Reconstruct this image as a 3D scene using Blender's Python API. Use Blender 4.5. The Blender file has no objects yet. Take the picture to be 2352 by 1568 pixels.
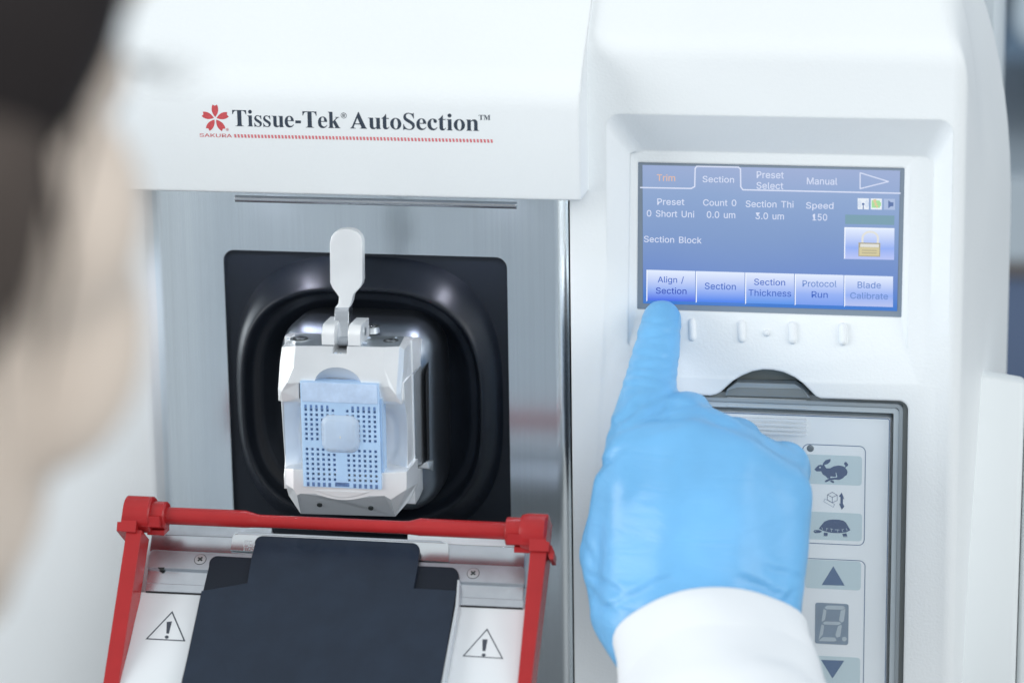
import bpy, bmesh, math, random
from mathutils import Vector, Matrix
random.seed(7)
# ------------------------------------------------------------------ camera, world, lamps
# machine frame, millimetres: X right along the machine front, Y into the machine, Z up
SC = bpy.context.scene
COL = SC.collection
F_PX, PW, PH = 6860.0, 2352.0, 1568.0
RIGHT = Vector((0.98147532, 0.19098658, -0.01517617))
DOWN = Vector((0.03262580, -0.24466644, -0.96905825))
FWD = Vector((-0.18879022, 0.95061163, -0.24636516))
CAM = -1100.0 * FWD
cam_d = bpy.data.cameras.new('camera')
cam = bpy.data.objects.new('camera', cam_d); COL.objects.link(cam)
cam_d.sensor_width = 36.0
cam_d.lens = 36.0 * F_PX / PW
cam_d.clip_start = 0.02; cam_d.clip_end = 50
m = Matrix.Identity(4)
for i in range(3):
    m[i][0] = RIGHT[i]; m[i][1] = -DOWN[i]; m[i][2] = -FWD[i]; m[i][3] = CAM[i] / 1000
cam.matrix_world = m
cam_d.dof.use_dof = True
cam_d.dof.focus_distance = 1.075
cam_d.dof.aperture_fstop = 6.4
SC.camera = cam

wd = bpy.data.worlds.new("World"); SC.world = wd; wd.use_nodes = True
nt = wd.node_tree; nt.nodes.clear()
wo = nt.nodes.new('ShaderNodeOutputWorld'); bg = nt.nodes.new('ShaderNodeBackground')
tc = nt.nodes.new('ShaderNodeTexCoord'); sp = nt.nodes.new('ShaderNodeSeparateXYZ'); cr = nt.nodes.new('ShaderNodeValToRGB')
mp = nt.nodes.new('ShaderNodeMapRange'); mp.inputs[1].default_value = -1; mp.inputs[2].default_value = 1
nt.links.new(tc.outputs['Generated'], sp.inputs[0]); nt.links.new(sp.outputs[2], mp.inputs[0])
nt.links.new(mp.outputs[0], cr.inputs[0]); nt.links.new(cr.outputs[0], bg.inputs[0]); nt.links.new(bg.outputs[0], wo.inputs[0])
cr.color_ramp.elements[0].position = 0.25; cr.color_ramp.elements[0].color = (0.50, 0.55, 0.59, 1)
cr.color_ramp.elements[1].position = 0.75; cr.color_ramp.elements[1].color = (0.79, 0.85, 0.89, 1)
bg.inputs[1].default_value = 0.68

def area(name, loc, target, sx, sy, power, col):
    d = bpy.data.lights.new(name, 'AREA'); d.shape = 'RECTANGLE'; d.size = sx; d.size_y = sy; d.energy = power; d.color = col
    o = bpy.data.objects.new(name, d); COL.objects.link(o); o.location = loc
    o.rotation_euler = (Vector(target) - Vector(loc)).to_track_quat('-Z', 'Y').to_euler()
    return o
area('soft_fill_lamp', (-0.25, -0.55, 1.55), (0, 0, 0), 1.4, 0.7, 0.5, (0.97, 0.99, 1.0))  # weak overhead light from the ceiling
area('soft_fill_lamp', (1.5, -0.62, 0.7), (0.05, 0, -0.05), 1.0, 1.0, 10.5, (0.97, 0.99, 1.0))  # unseen side fill, added to brighten the console's right flank
area('left_fill_lamp', (-1.5, -0.8, 0.3), (0, 0, -0.05), 1.0, 1.0, 19.0, (0.97, 0.99, 1.0))  # unseen left fill added to lift the side wall, no window
area('soft_fill_lamp', (0.55, -2.1, 0.75), (0, 0, -0.05), 1.0, 0.8, 12.0, (0.97, 0.99, 1.0))  # low fill added behind the camera to brighten the front faces

SC.view_settings.view_transform = 'Standard'
SC.view_settings.look = 'None'
SC.view_settings.exposure = 0.08
SC.view_settings.gamma = 1.0
SC.view_settings.use_curve_mapping = False
SC.cycles.max_bounces = 8
SC.cycles.use_denoising = True

# ------------------------------------------------------------------ survey helpers (pixel of the 2352-wide photo -> point on a real plane)
def ray(u, v): return FWD + RIGHT * ((u - PW / 2) / F_PX) + DOWN * ((v - PH / 2) / F_PX)
def pt(u, v, y):
    d = ray(u, v); return CAM + d * ((y - CAM.y) / d.y)
def ppt(u, v, o, n):
    d = ray(u, v); return CAM + d * ((Vector(o) - CAM).dot(n) / d.dot(n))
def pd(u, v, dist): return CAM + ray(u, v) * dist

# ------------------------------------------------------------------ objects
WP = {}
def thing(name, label, cat, loc=(0, 0, 0), group=None):
    o = bpy.data.objects.new(name, None); COL.objects.link(o)
    o.empty_display_size = 0.01
    o.location = Vector(loc) / 1000; WP[o] = Vector(loc)
    o['label'] = label; o['category'] = cat
    if group: o['group'] = group
    return o
def tag(o, label, cat, group=None):
    o['label'] = label; o['category'] = cat
    if group: o['group'] = group
def link_mesh(name, me, mat, parent, label=None, smooth=False, auto=None):
    n = len(me.vertices)
    c = Vector((0, 0, 0))
    xs = [v.co for v in me.vertices]
    lo = Vector((min(v[i] for v in xs) for i in range(3))); hi = Vector((max(v[i] for v in xs) for i in range(3)))
    c = (lo + hi) / 2
    me.transform(Matrix.Translation(-c)); me.transform(Matrix.Scale(0.001, 4))
    o = bpy.data.objects.new(name, me); COL.objects.link(o)
    WP[o] = c
    if parent is not None:
        o.parent = parent; o.location = (c - WP[parent]) / 1000
    else:
        o.location = c / 1000
    if mat: me.materials.clear(); me.materials.append(mat)
    if label: o['label'] = label
    if smooth: me.polygons.foreach_set('use_smooth', [True] * len(me.polygons))
    if auto is not None:
        me.polygons.foreach_set('use_smooth', [True] * len(me.polygons))
        me.set_sharp_from_angle(angle=math.radians(auto))
    return o
def fix(me):
    bm = bmesh.new(); bm.from_mesh(me)
    bmesh.ops.remove_doubles(bm, verts=bm.verts, dist=0.0005)
    bmesh.ops.recalc_face_normals(bm, faces=bm.faces)
    bm.to_mesh(me); bm.free()
def mesh(name, verts, faces, mat, parent=None, label=None, smooth=False, auto=None, recalc=True):
    me = bpy.data.meshes.new(name)
    me.from_pydata([tuple(v) for v in verts], [], faces)
    if recalc: fix(me)
    return link_mesh(name, me, mat, parent, label, smooth, auto)
class MB:
    def __init__(s): s.v = []; s.f = []
    def add(s, vs, fs):
        k = len(s.v); s.v += [Vector(v) for v in vs]; s.f += [tuple(i + k for i in f) for f in fs]; return s
    def box(s, x0, x1, y0, y1, z0, z1):
        vs = [(x, y, z) for x in (x0, x1) for y in (y0, y1) for z in (z0, z1)]
        return s.add(vs, [(0, 1, 3, 2), (4, 6, 7, 5), (0, 4, 5, 1), (2, 3, 7, 6), (0, 2, 6, 4), (1, 5, 7, 3)])
    def obox(s, c, ax, ay, az):
        c, ax, ay, az = map(Vector, (c, ax, ay, az))
        vs = [c + ax * i + ay * j + az * k for i in (-1, 1) for j in (-1, 1) for k in (-1, 1)]
        return s.add(vs, [(0, 1, 3, 2), (4, 6, 7, 5), (0, 4, 5, 1), (2, 3, 7, 6), (0, 2, 6, 4), (1, 5, 7, 3)])
    def prism(s, poly, off):
        n = len(poly); off = Vector(off)
        p = [Vector(q) for q in poly]
        return s.add(p + [q + off for q in p], [tuple(range(n)), tuple(range(2 * n - 1, n - 1, -1))] + [(i, (i + 1) % n, n + (i + 1) % n, n + i) for i in range(n)])
    def loft(s, loops, cap0=True, cap1=True):
        n = len(loops[0]); vs = [q for l in loops for q in l]; fs = []
        for k in range(len(loops) - 1):
            for i in range(n):
                j = (i + 1) % n
                fs.append((k * n + i, k * n + j, (k + 1) * n + j, (k + 1) * n + i))
        if cap0: fs.append(tuple(range(n)))
        if cap1: fs.append(tuple((len(loops) - 1) * n + i for i in reversed(range(n))))
        return s.add(vs, fs)
    def cyl(s, p0, p1, r0, r1=None, n=24, caps=True):
        p0, p1 = Vector(p0), Vector(p1); r1 = r0 if r1 is None else r1
        d = (p1 - p0).normalized(); a = d.orthogonal().normalized(); b = d.cross(a)
        ring = lambda p, r: [p + (a * math.cos(t) + b * math.sin(t)) * r for t in [2 * math.pi * i / n for i in range(n)]]
        return s.loft([ring(p0, r0), ring(p1, r1)], caps, caps)
    def tube(s, pts, rad, n=16, flat=None):
        pts = [Vector(p) for p in pts]
        loops = []
        for i, p in enumerate(pts):
            d = (pts[min(i + 1, len(pts) - 1)] - pts[max(i - 1, 0)]).normalized()
            a = d.orthogonal().normalized() if i == 0 else (pa - d * pa.dot(d)).normalized()
            pa = a; b = d.cross(a); r = rad[i] if isinstance(rad, (list, tuple)) else rad
            loops.append([p + (a * math.cos(t) + b * math.sin(t)) * r for t in [2 * math.pi * k / n for k in range(n)]])
        return s.loft(loops)
    def sphere(s, c, r, nu=20, nv=12, M=None):
        c = Vector(c); r = (r, r, r) if isinstance(r, (int, float)) else r
        vs = []; fs = []
        for j in range(nv + 1):
            th = math.pi * j / nv
            for i in range(nu):
                ph = 2 * math.pi * i / nu
                q = Vector((r[0] * math.sin(th) * math.cos(ph), r[1] * math.sin(th) * math.sin(ph), r[2] * math.cos(th)))
                vs.append(c + (M @ q if M else q))
        for j in range(nv):
            for i in range(nu):
                fs.append((j * nu + i, j * nu + (i + 1) % nu, (j + 1) * nu + (i + 1) % nu, (j + 1) * nu + i))
        return s.add(vs, fs)
    def capsule(s, p0, p1, r0, r1=None, n=20):
        p0, p1 = Vector(p0), Vector(p1); r1 = r0 if r1 is None else r1
        L = (p1 - p0).length
        if L < 1e-6: return s.sphere(p0, r0)
        d = (p1 - p0) / L; a = d.orthogonal().normalized(); b = d.cross(a)
        loops = []
        for k in range(7):
            t = -math.pi / 2 + math.pi / 2 * k / 6
            loops.append((p0 + d * r0 * math.sin(t), max(r0 * math.cos(t), 0.02)))
        for k in range(7):
            t = math.pi / 2 * k / 6
            loops.append((p1 + d * r1 * math.sin(t), max(r1 * math.cos(t), 0.02)))
        return s.loft([[p + (a * math.cos(q) + b * math.sin(q)) * r for q in [2 * math.pi * i / n for i in range(n)]] for p, r in loops])
    def build(s, name, mat, parent=None, label=None, smooth=False, auto=None, recalc=True):
        return mesh(name, s.v, s.f, mat, parent, label, smooth, auto, recalc)
    def raw(s, name='tmp'):
        me = bpy.data.meshes.new(name); me.from_pydata([tuple(v) for v in s.v], [], s.f); return me
def xf(mb, M):
    mb.v = [M @ v for v in mb.v]; return mb
def eval_mesh(me, mods):
    o = bpy.data.objects.new('tmp', me); COL.objects.link(o)
    for typ, kw in mods:
        md = o.modifiers.new(typ, typ)
        for k, val in kw.items(): setattr(md, k, val)
    dg = bpy.context.evaluated_depsgraph_get(); dg.update()
    out = bpy.data.meshes.new_from_object(o.evaluated_get(dg))
    bpy.data.objects.remove(o)
    return out
def cut(me, cutters):
    """solid minus cutters, worked out once; the cutters are removed again"""
    fix(me)
    for cm in cutters:
        fix(cm)
        co = bpy.data.objects.new('cut', cm); COL.objects.link(co)
        me = eval_mesh(me, [('BOOLEAN', dict(operation='DIFFERENCE', object=co, solver='EXACT'))])
        bpy.data.objects.remove(co)
    return me
def fuse(mb, voxel, smooth_n, name='tmp', fac=0.5):
    return eval_mesh(mb.raw(name), [('REMESH', dict(mode='VOXEL', voxel_size=voxel)), ('SMOOTH', dict(factor=fac, iterations=smooth_n))])
def rrect(x0, x1, z0, z1, r, y, n=8, rz=None, side=0):
    """rounded rectangle loop at depth y, counter-clockwise seen from the front"""
    rz = r if rz is None else rz
    out = []
    for cx, cz, a0 in ((x1 - r, z1 - rz, 0), (x0 + r, z1 - rz, 90), (x0 + r, z0 + rz, 180), (x1 - r, z0 + rz, 270)):
        for k in range(n + 1):
            a = math.radians(a0 + 90 * k / n)
            out.append(Vector((cx + r * math.cos(a), y, cz + rz * math.sin(a))))
        if a0 in (90, 270):
            p, q = (z1 - rz, z0 + rz) if a0 == 90 else (z0 + rz, z1 - rz)
            out += [Vector((cx + r * math.cos(math.radians(a0 + 90)), y, p + (q - p) * k / (side + 1))) for k in range(1, side + 1)]
    return out

# ------------------------------------------------------------------ materials
def mat(name, col, rough=0.5, metal=0.0, bump=None, bevel=None, var=None, spec=0.5, emit=None, streak=None, trans=0.0, coat=0.0, sss=0.0, alpha=1.0, ior=1.45, rvar=None):
    mt = bpy.data.materials.new(name); mt.use_nodes = True
    t = mt.node_tree; b = t.nodes['Principled BSDF']
    b.inputs['Base Color'].default_value = (*col, 1); b.inputs['Roughness'].default_value = rough; b.inputs['Metallic'].default_value = metal
    b.inputs['Specular IOR Level'].default_value = spec; b.inputs['Transmission Weight'].default_value = trans
    b.inputs['Coat Weight'].default_value = coat; b.inputs['IOR'].default_value = ior; b.inputs['Alpha'].default_value = alpha
    if sss: b.inputs['Subsurface Weight'].default_value = sss; b.inputs['Subsurface Radius'].default_value = (1, 1, 1); b.inputs['Subsurface Scale'].default_value = 0.003
    if emit: b.inputs['Emission Color'].default_value = (*emit[0], 1); b.inputs['Emission Strength'].default_value = emit[1]
    tc = t.nodes.new('ShaderNodeTexCoord')
    nrm = None
    if bevel:
        bv = t.nodes.new('ShaderNodeBevel'); bv.samples = 4; bv.inputs[0].default_value = bevel / 1000; nrm = bv.outputs[0]
    def noise(scale, detail=3, vec=None, rgh=0.5):
        n = t.nodes.new('ShaderNodeTexNoise'); n.inputs['Scale'].default_value = scale; n.inputs['Detail'].default_value = detail; n.inputs['Roughness'].default_value = rgh
        if vec:
            mp = t.nodes.new('ShaderNodeMapping'); mp.inputs['Scale'].default_value = vec
            t.links.new(tc.outputs['Object'], mp.inputs[0]); t.links.new(mp.outputs[0], n.inputs['Vector'])
        else: t.links.new(tc.outputs['Object'], n.inputs['Vector'])
        return n
    def bumpn(src, strength, dist):
        nonlocal nrm
        bp = t.nodes.new('ShaderNodeBump'); bp.inputs['Strength'].default_value = strength; bp.inputs['Distance'].default_value = dist / 1000
        t.links.new(src, bp.inputs['Height'])
        if nrm is not None: t.links.new(nrm, bp.inputs['Normal'])
        nrm = bp.outputs[0]
    if bump:
        for (sc_, st, ds) in bump: bumpn(noise(sc_, 2).outputs[0], st, ds)
    if streak:
        vec, st, ds = streak
        n = noise(1.0, 2, vec); bumpn(n.outputs[0], st, ds)
    if var:
        sc_, amt = var[0], var[1]; vec = var[2] if len(var) > 2 else None
        n = noise(sc_, 4, vec, 0.6); mr = t.nodes.new('ShaderNodeMapRange')
        mr.inputs[1].default_value = 0.3; mr.inputs[2].default_value = 0.7; mr.inputs[3].default_value = 1 - amt; mr.inputs[4].default_value = 1 + amt
        mx = t.nodes.new('ShaderNodeMix'); mx.data_type = 'RGBA'; mx.blend_type = 'MULTIPLY'; mx.inputs[0].default_value = 1
        mx.inputs[6].default_value = (*col, 1)
        t.links.new(n.outputs[0], mr.inputs[0]); t.links.new(mr.outputs[0], mx.inputs[7]); t.links.new(mx.outputs[2], b.inputs['Base Color'])
    if rvar:
        n = noise(rvar[0], 4); mr = t.nodes.new('ShaderNodeMapRange'); mr.inputs[1].default_value = 0.3; mr.inputs[2].default_value = 0.7
        mr.inputs[3].default_value = rough - rvar[1]; mr.inputs[4].default_value = rough + rvar[1]
        t.links.new(n.outputs[0], mr.inputs[0]); t.links.new(mr.outputs[0], b.inputs['Roughness'])
    if nrm is not None: t.links.new(nrm, b.inputs['Normal'])
    return mt
M = {}
M['white'] = mat('white_plastic', (0.80, 0.828, 0.838), 0.5, bump=[(1000, 0.55, 0.18), (420, 0.15, 0.12)], bevel=1.2, var=(5, 0.03), rvar=(14, 0.07), spec=0.35)
M['white_smooth'] = mat('white_smooth_plastic', (0.74, 0.775, 0.785), 0.4, bevel=2.5, spec=0.4, var=(9, 0.02))
M['steel'] = mat('brushed_steel', (0.88, 0.945, 0.985), 0.2, 1.0, streak=((2600, 60, 22), 0.38, 0.05), var=(1, 0.035, (900, 60, 6)))
M['polished'] = mat('polished_steel', (0.60, 0.63, 0.67), 0.24, 1.0, bevel=0.4, streak=((14, 60, 1500), 0.12, 0.04), var=(90, 0.06))
M['brushed'] = mat('brushed_plate', (0.55, 0.59, 0.63), 0.42, 1.0, bevel=0.3, streak=((500, 500, 60), 0.25, 0.05), var=(140, 0.08))
M['alu'] = mat('satin_aluminium', (0.92, 0.935, 0.945), 0.42, 0.6, bevel=0.5, streak=((30, 30, 1400), 0.10, 0.05), rvar=(60, 0.06), var=(50, 0.03))
M['shaded_bevel_metal'] = mat('shaded_bevel_metal', (0.50, 0.535, 0.565), 0.45, 0.35, bevel=0.4, streak=((30, 400, 900), 0.08, 0.04))  # shade of the down-facing bevel put into a darker base colour
M['shaded_top'] = mat('shaded_top_metal', (0.52, 0.56, 0.60), 0.40, 1.0, bevel=0.4, streak=((30, 400, 900), 0.10, 0.04), rvar=(80, 0.06))  # darkened base colour stands in for dark reflections on the jaw top
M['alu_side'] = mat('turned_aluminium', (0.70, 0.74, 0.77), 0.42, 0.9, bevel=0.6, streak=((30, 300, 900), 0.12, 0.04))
M['barrel'] = mat('dark_anodised_metal', (0.26, 0.29, 0.33), 0.38, 1.0, bevel=1.0, streak=((60, 60, 800), 0.1, 0.05))
M['rubber'] = mat('black_rubber', (0.009, 0.012, 0.018), 0.36, bump=[(700, 0.12, 0.05)], spec=0.35, var=(40, 0.25), rvar=(50, 0.06))
M['plate'] = mat('black_rubber_sheet', (0.011, 0.015, 0.022), 0.42, spec=0.3, bump=[(900, 0.1, 0.03)])
M['black'] = mat('black_gap', (0.01, 0.011, 0.013), 0.7)
M['red'] = mat('red_plastic', (0.385, 0.019, 0.021), 0.27, bump=[(900, 0.08, 0.05)], bevel=0.5, var=(90, 0.06), spec=0.5)
M['cover'] = mat('black_anodised_cover', (0.013, 0.022, 0.039), 0.40, bevel=0.4, streak=((260, 900, 900), 0.12, 0.05), spec=0.4, var=(90, 0.14), rvar=(500, 0.09))
M['cover_low'] = mat('black_cover_sheet', (0.008, 0.012, 0.020), 0.45, bevel=0.4, spec=0.3)
M['label'] = mat('white_label', (0.72, 0.75, 0.77), 0.4, spec=0.4, var=(15, 0.02))
M['ink'] = mat('dark_ink', (0.028, 0.042, 0.065), 0.5, var=(900, 0.25))
M['warn_ink'] = mat('warning_ink', (0.05, 0.06, 0.08), 0.5)
M['red_ink'] = mat('red_ink', (0.56, 0.075, 0.085), 0.5, var=(1200, 0.18))
M['etch'] = mat('etched_mark', (0.50, 0.52, 0.54), 0.6)
M['cassette'] = mat('blue_cassette_plastic', (0.43, 0.61, 0.86), 0.4, sss=0.3, var=(120, 0.05), bevel=0.3)
M['frost'] = mat('frosted_wax_film', (0.50, 0.63, 0.84), 0.45, var=(110, 0.16), bump=[(500, 0.3, 0.2)], sss=0.2)
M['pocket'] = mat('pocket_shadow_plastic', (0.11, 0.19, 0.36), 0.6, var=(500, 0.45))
M['wax'] = mat('paraffin_wax', (0.64, 0.76, 0.92), 0.3, sss=0.4, bump=[(300, 0.25, 0.2)], var=(120, 0.06), alpha=0.66)
M['tissue'] = mat('tissue_speck', (0.66, 0.66, 0.60), 0.5, sss=0.4)
M['glove'] = mat('blue_nitrile', (0.165, 0.45, 0.765), 0.38, spec=0.45, sss=0.1, var=(16, 0.13), rvar=(30, 0.08))
M['coat'] = mat('white_cotton', (0.80, 0.83, 0.86), 0.9, bump=[(1400, 0.35, 0.12), (45, 0.3, 1.5)], spec=0.2)
M['skin'] = mat('skin', (0.66, 0.56, 0.475), 0.55, sss=0.15, var=(18, 0.05))
M['side_hair'] = mat('thin_side_hair', (0.075, 0.060, 0.052), 0.6, streak=((160, 160, 12), 0.6, 0.8), var=(22, 0.4), spec=0.15)
M['hair'] = mat('black_hair', (0.017, 0.014, 0.014), 0.6, streak=((160, 160, 12), 0.6, 0.8), var=(14, 0.5), spec=0.15)
M['keypanel'] = mat('keypad_label', (0.88, 0.925, 0.95), 0.35, spec=0.4)
M['key'] = mat('keypad_key_grey', (0.58, 0.71, 0.75), 0.4, var=(1500, 0.03))
M['navy'] = mat('navy_print', (0.045, 0.085, 0.19), 0.45)
M['navy2'] = mat('slate_blue_print', (0.08, 0.15, 0.28), 0.45)
M['seg'] = mat('display_segment', (0.47, 0.55, 0.60), 0.4)
M['segbox'] = mat('display_window', (0.22, 0.29, 0.37), 0.25, var=(80, 0.08))
M['clear'] = mat('clear_cover_plastic', (0.70, 0.76, 0.80), 0.12, trans=0.85, ior=1.2, bevel=0.5)
M['rim'] = mat('smoky_cover_rim', (0.42, 0.47, 0.50), 0.2, trans=0.2, bevel=0.6)
M['rimlight'] = mat('pale_cover_edge', (0.62, 0.69, 0.73), 0.25, trans=0.2, bevel=0.4)
M['rimdark'] = mat('dark_recess_plastic', (0.23, 0.25, 0.25), 0.5)
M['recess'] = mat('grey_recess', (0.28, 0.32, 0.32), 0.5)
M['led_grey'] = mat('led_lens', (0.12, 0.15, 0.17), 0.2)
M['screw'] = mat('screw_steel', (0.62, 0.65, 0.67), 0.3, 1.0, bevel=0.2)
M['slot'] = mat('screw_slot', (0.05, 0.06, 0.06), 0.5, 0.6)

def emis(name, col, strength=1.0, ramp=None, rough=0.2):
    """a lit piece of the display: it gives off light, under a slightly glossy pane"""
    mt = bpy.data.materials.new(name); mt.use_nodes = True; t = mt.node_tree; b = t.nodes['Principled BSDF']
    b.inputs['Base Color'].default_value = (0.01, 0.012, 0.02, 1); b.inputs['Roughness'].default_value = rough
    b.inputs['Specular IOR Level'].default_value = 0.35
    b.inputs['Emission Color'].default_value = (*col, 1); b.inputs['Emission Strength'].default_value = strength
    if ramp:
        tc = t.nodes.new('ShaderNodeTexCoord'); s = t.nodes.new('ShaderNodeSeparateXYZ'); mr = t.nodes.new('ShaderNodeMapRange'); cr = t.nodes.new('ShaderNodeValToRGB')
        lo, hi, stops = ramp
        mr.inputs[1].default_value = lo / 1000; mr.inputs[2].default_value = hi / 1000
        n = t.nodes.new('ShaderNodeTexNoise'); n.inputs['Scale'].default_value = 22; n.inputs['Detail'].default_value = 1
        ad = t.nodes.new('ShaderNodeMath'); ad.operation = 'MULTIPLY_ADD'; ad.inputs[1].default_value = 0.30; 
        t.links.new(tc.outputs['Object'], s.inputs[0]); t.links.new(tc.outputs['Object'], n.inputs['Vector'])
        t.links.new(s.outputs[2], mr.inputs[0]); t.links.new(n.outputs[0], ad.inputs[0]); t.links.new(mr.outputs[0], ad.inputs[2])
        sb = t.nodes.new('ShaderNodeMath'); sb.operation = 'SUBTRACT'; sb.inputs[1].default_value = 0.15
        t.links.new(ad.outputs[0], sb.inputs[0]); t.links.new(sb.outputs[0], cr.inputs[0])
        e = cr.color_ramp.elements
        while len(e) < len(stops): e.new(0.5)
        for el, (p, c) in zip(e, stops): el.position = p; el.color = (*c, 1)
        t.links.new(cr.outputs[0], b.inputs['Emission Color'])
    return mt
def s2l(r, g, b):
    f = lambda c: (c / 255 / 12.92) if c / 255 <= 0.04045 else ((c / 255 + 0.055) / 1.055) ** 2.4
    return (f(r), f(g), f(b))

# ------------------------------------------------------------------ flat print: polygons and text laid on a plane
def decal(name, polys, mat_, parent, n=(0, -1, 0), lift=0.06, label=None):
    n = Vector(n) * lift; mb = MB()
    for k, p in enumerate(polys): mb.add([Vector(q) + n for q in p], [tuple(range(len(p)))])
    return mb.build(name, mat_, parent, label, recalc=False)
def path_loops(d):
    """tiny outline reader: M L Q C Z with absolute coordinates"""
    tok = d.replace(',', ' ').split(); i = 0; loops = []; cur = []; p = (0, 0); cmd = None
    def num():
        nonlocal i
        val = float(tok[i]); i += 1; return val
    while i < len(tok):
        if tok[i].isalpha(): cmd = tok[i]; i += 1
        if cmd == 'Z':
            loops.append(cur); cur = []; continue
        if cmd == 'M': p = (num(), num()); cur = [p]; cmd = 'L'
        elif cmd == 'L': p = (num(), num()); cur.append(p)
        elif cmd == 'C':
            a = (num(), num()); b = (num(), num()); c = (num(), num())
            for k in range(1, 9):
                t = k / 8; q = 1 - t
                cur.append(tuple(q ** 3 * p[j] + 3 * q * q * t * a[j] + 3 * q * t * t * b[j] + t ** 3 * c[j] for j in (0, 1)))
            p = c
    return loops
def ell(cx, cy, rx, ry, n=32): return [(cx + rx * math.cos(2 * math.pi * k / n), cy + ry * math.sin(2 * math.pi * k / n)) for k in range(n)]
GLYPH = {
 'T': (667, 'M 30 676 L 637 676 L 640 500 L 614 500 C 590 600 545 645 470 645 L 424 645 L 424 120 C 424 40 440 20 520 16 L 520 0 L 147 0 L 147 16 C 227 20 247 40 247 120 L 247 645 L 205 645 C 125 645 80 600 57 500 L 30 500 Z'),
 'i': (278, 'M 16 461 L 213 461 L 213 110 C 213 40 220 20 264 15 L 264 0 L 15 0 L 15 15 C 58 20 70 40 70 110 L 70 355 C 70 425 60 442 16 446 Z'),
 's': (389, 'M 348 310 L 330 310 C 300 395 255 440 200 440 C 150 441 125 415 125 380 C 125 340 160 318 215 285 C 310 228 363 195 363 133 C 363 40 290 -14 205 -14 C 160 -14 115 5 85 5 C 65 5 58 -5 50 -14 L 35 -14 L 35 162 L 52 162 C 80 65 135 15 195 15 C 245 15 270 45 270 80 C 270 118 245 140 185 175 C 90 230 38 265 38 335 C 38 415 105 473 190 473 C 235 473 265 452 290 452 C 305 452 312 460 320 471 L 340 471 Z'),
 'u': (556, 'M 16 461 L 230 461 L 230 135 C 230 75 250 48 285 48 C 315 48 340 65 358 95 L 358 365 C 358 430 345 442 296 446 L 296 461 L 500 461 L 500 105 C 500 40 512 25 545 22 L 545 7 L 370 -12 L 360 -10 L 360 60 C 325 10 285 -14 225 -14 C 140 -14 88 35 88 125 L 88 365 C 88 430 72 442 16 446 Z'),
 'e': (444, 'M 425 250 C 420 390 350 473 235 473 C 110 473 25 370 25 225 C 25 80 105 -14 222 -14 C 310 -14 375 30 426 112 L 405 126 C 370 80 335 55 285 55 C 205 55 160 125 158 250 Z M 160 282 L 295 282 C 297 390 280 440 233 440 C 182 440 160 385 160 282 Z'),
 '-': (333, 'M 44 287 L 287 287 L 287 171 L 44 171 Z'),
 'k': (556, 'M 17 676 L 219 676 L 219 270 L 330 380 C 355 405 365 418 365 428 C 365 440 350 446 320 446 L 320 461 L 510 461 L 510 446 C 465 443 440 430 395 390 L 330 330 L 465 90 C 495 38 510 22 543 15 L 543 0 L 290 0 L 290 15 C 318 18 325 22 325 38 C 325 50 318 68 305 92 L 232 228 L 219 215 L 219 105 C 219 40 228 20 275 15 L 275 0 L 17 0 L 17 15 C 62 20 76 40 76 105 L 76 570 C 76 640 66 656 17 661 Z'),
 'A': (722, 'M 375 690 L 620 115 C 645 55 660 25 701 18 L 701 0 L 400 0 L 400 18 C 445 20 465 28 465 55 C 465 72 460 88 448 115 L 425 170 L 200 170 C 180 125 160 85 160 65 C 160 35 185 20 240 18 L 240 0 L 9 0 L 9 18 C 55 25 80 60 125 165 L 352 690 Z M 217 213 L 405 213 L 312 440 Z'),
 't': (333, 'M 205 625 L 205 461 L 310 461 L 310 425 L 205 425 L 205 120 C 205 75 215 55 245 55 C 265 55 285 72 302 105 L 320 96 C 290 25 245 -12 185 -12 C 105 -12 63 35 63 110 L 63 425 L 15 425 L 15 445 C 90 490 140 550 185 625 Z'),
 'S': (556, 'M 485 460 L 462 460 C 430 580 365 655 280 655 C 210 655 165 610 165 555 C 165 490 215 460 310 405 C 450 325 518 270 518 175 C 518 60 430 -19 300 -19 C 225 -19 165 12 115 12 C 90 12 75 0 70 -19 L 48 -19 L 48 222 L 72 222 C 110 90 190 18 290 18 C 365 18 410 65 410 125 C 410 190 360 225 255 285 C 120 360 60 415 60 510 C 60 615 145 692 260 692 C 330 692 385 662 425 662 C 445 662 455 672 462 692 L 485 692 Z'),
 'c': (444, 'M 422 100 C 375 25 315 -14 240 -14 C 115 -14 25 80 25 225 C 25 375 125 473 255 473 C 345 473 410 425 410 360 C 410 320 385 295 345 295 C 305 295 280 320 275 360 C 270 405 272 438 235 438 C 185 438 165 375 165 270 C 165 140 215 60 290 60 C 335 60 370 80 403 122 Z'),
 'n': (556, 'M 21 461 L 205 461 L 205 395 C 245 450 290 473 340 473 C 425 473 478 420 478 325 L 478 100 C 478 38 490 20 539 15 L 539 0 L 296 0 L 296 15 C 330 20 338 40 338 95 L 338 325 C 338 380 320 405 285 405 C 255 405 230 390 207 355 L 207 95 C 207 38 215 20 250 15 L 250 0 L 21 0 L 21 15 C 58 20 65 40 65 100 L 65 360 C 65 425 55 440 21 446 Z'),
 'M': (944, 'M 14 676 L 270 676 L 475 250 L 675 676 L 921 676 L 921 655 L 830 635 L 830 40 L 921 20 L 921 0 L 575 0 L 575 20 L 665 40 L 665 560 L 430 0 L 400 0 L 160 555 L 160 60 L 250 20 L 250 0 L 14 0 L 14 20 L 110 60 L 110 630 L 14 655 Z'),
 'o': (500, None), ' ': (250, None)}
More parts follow.
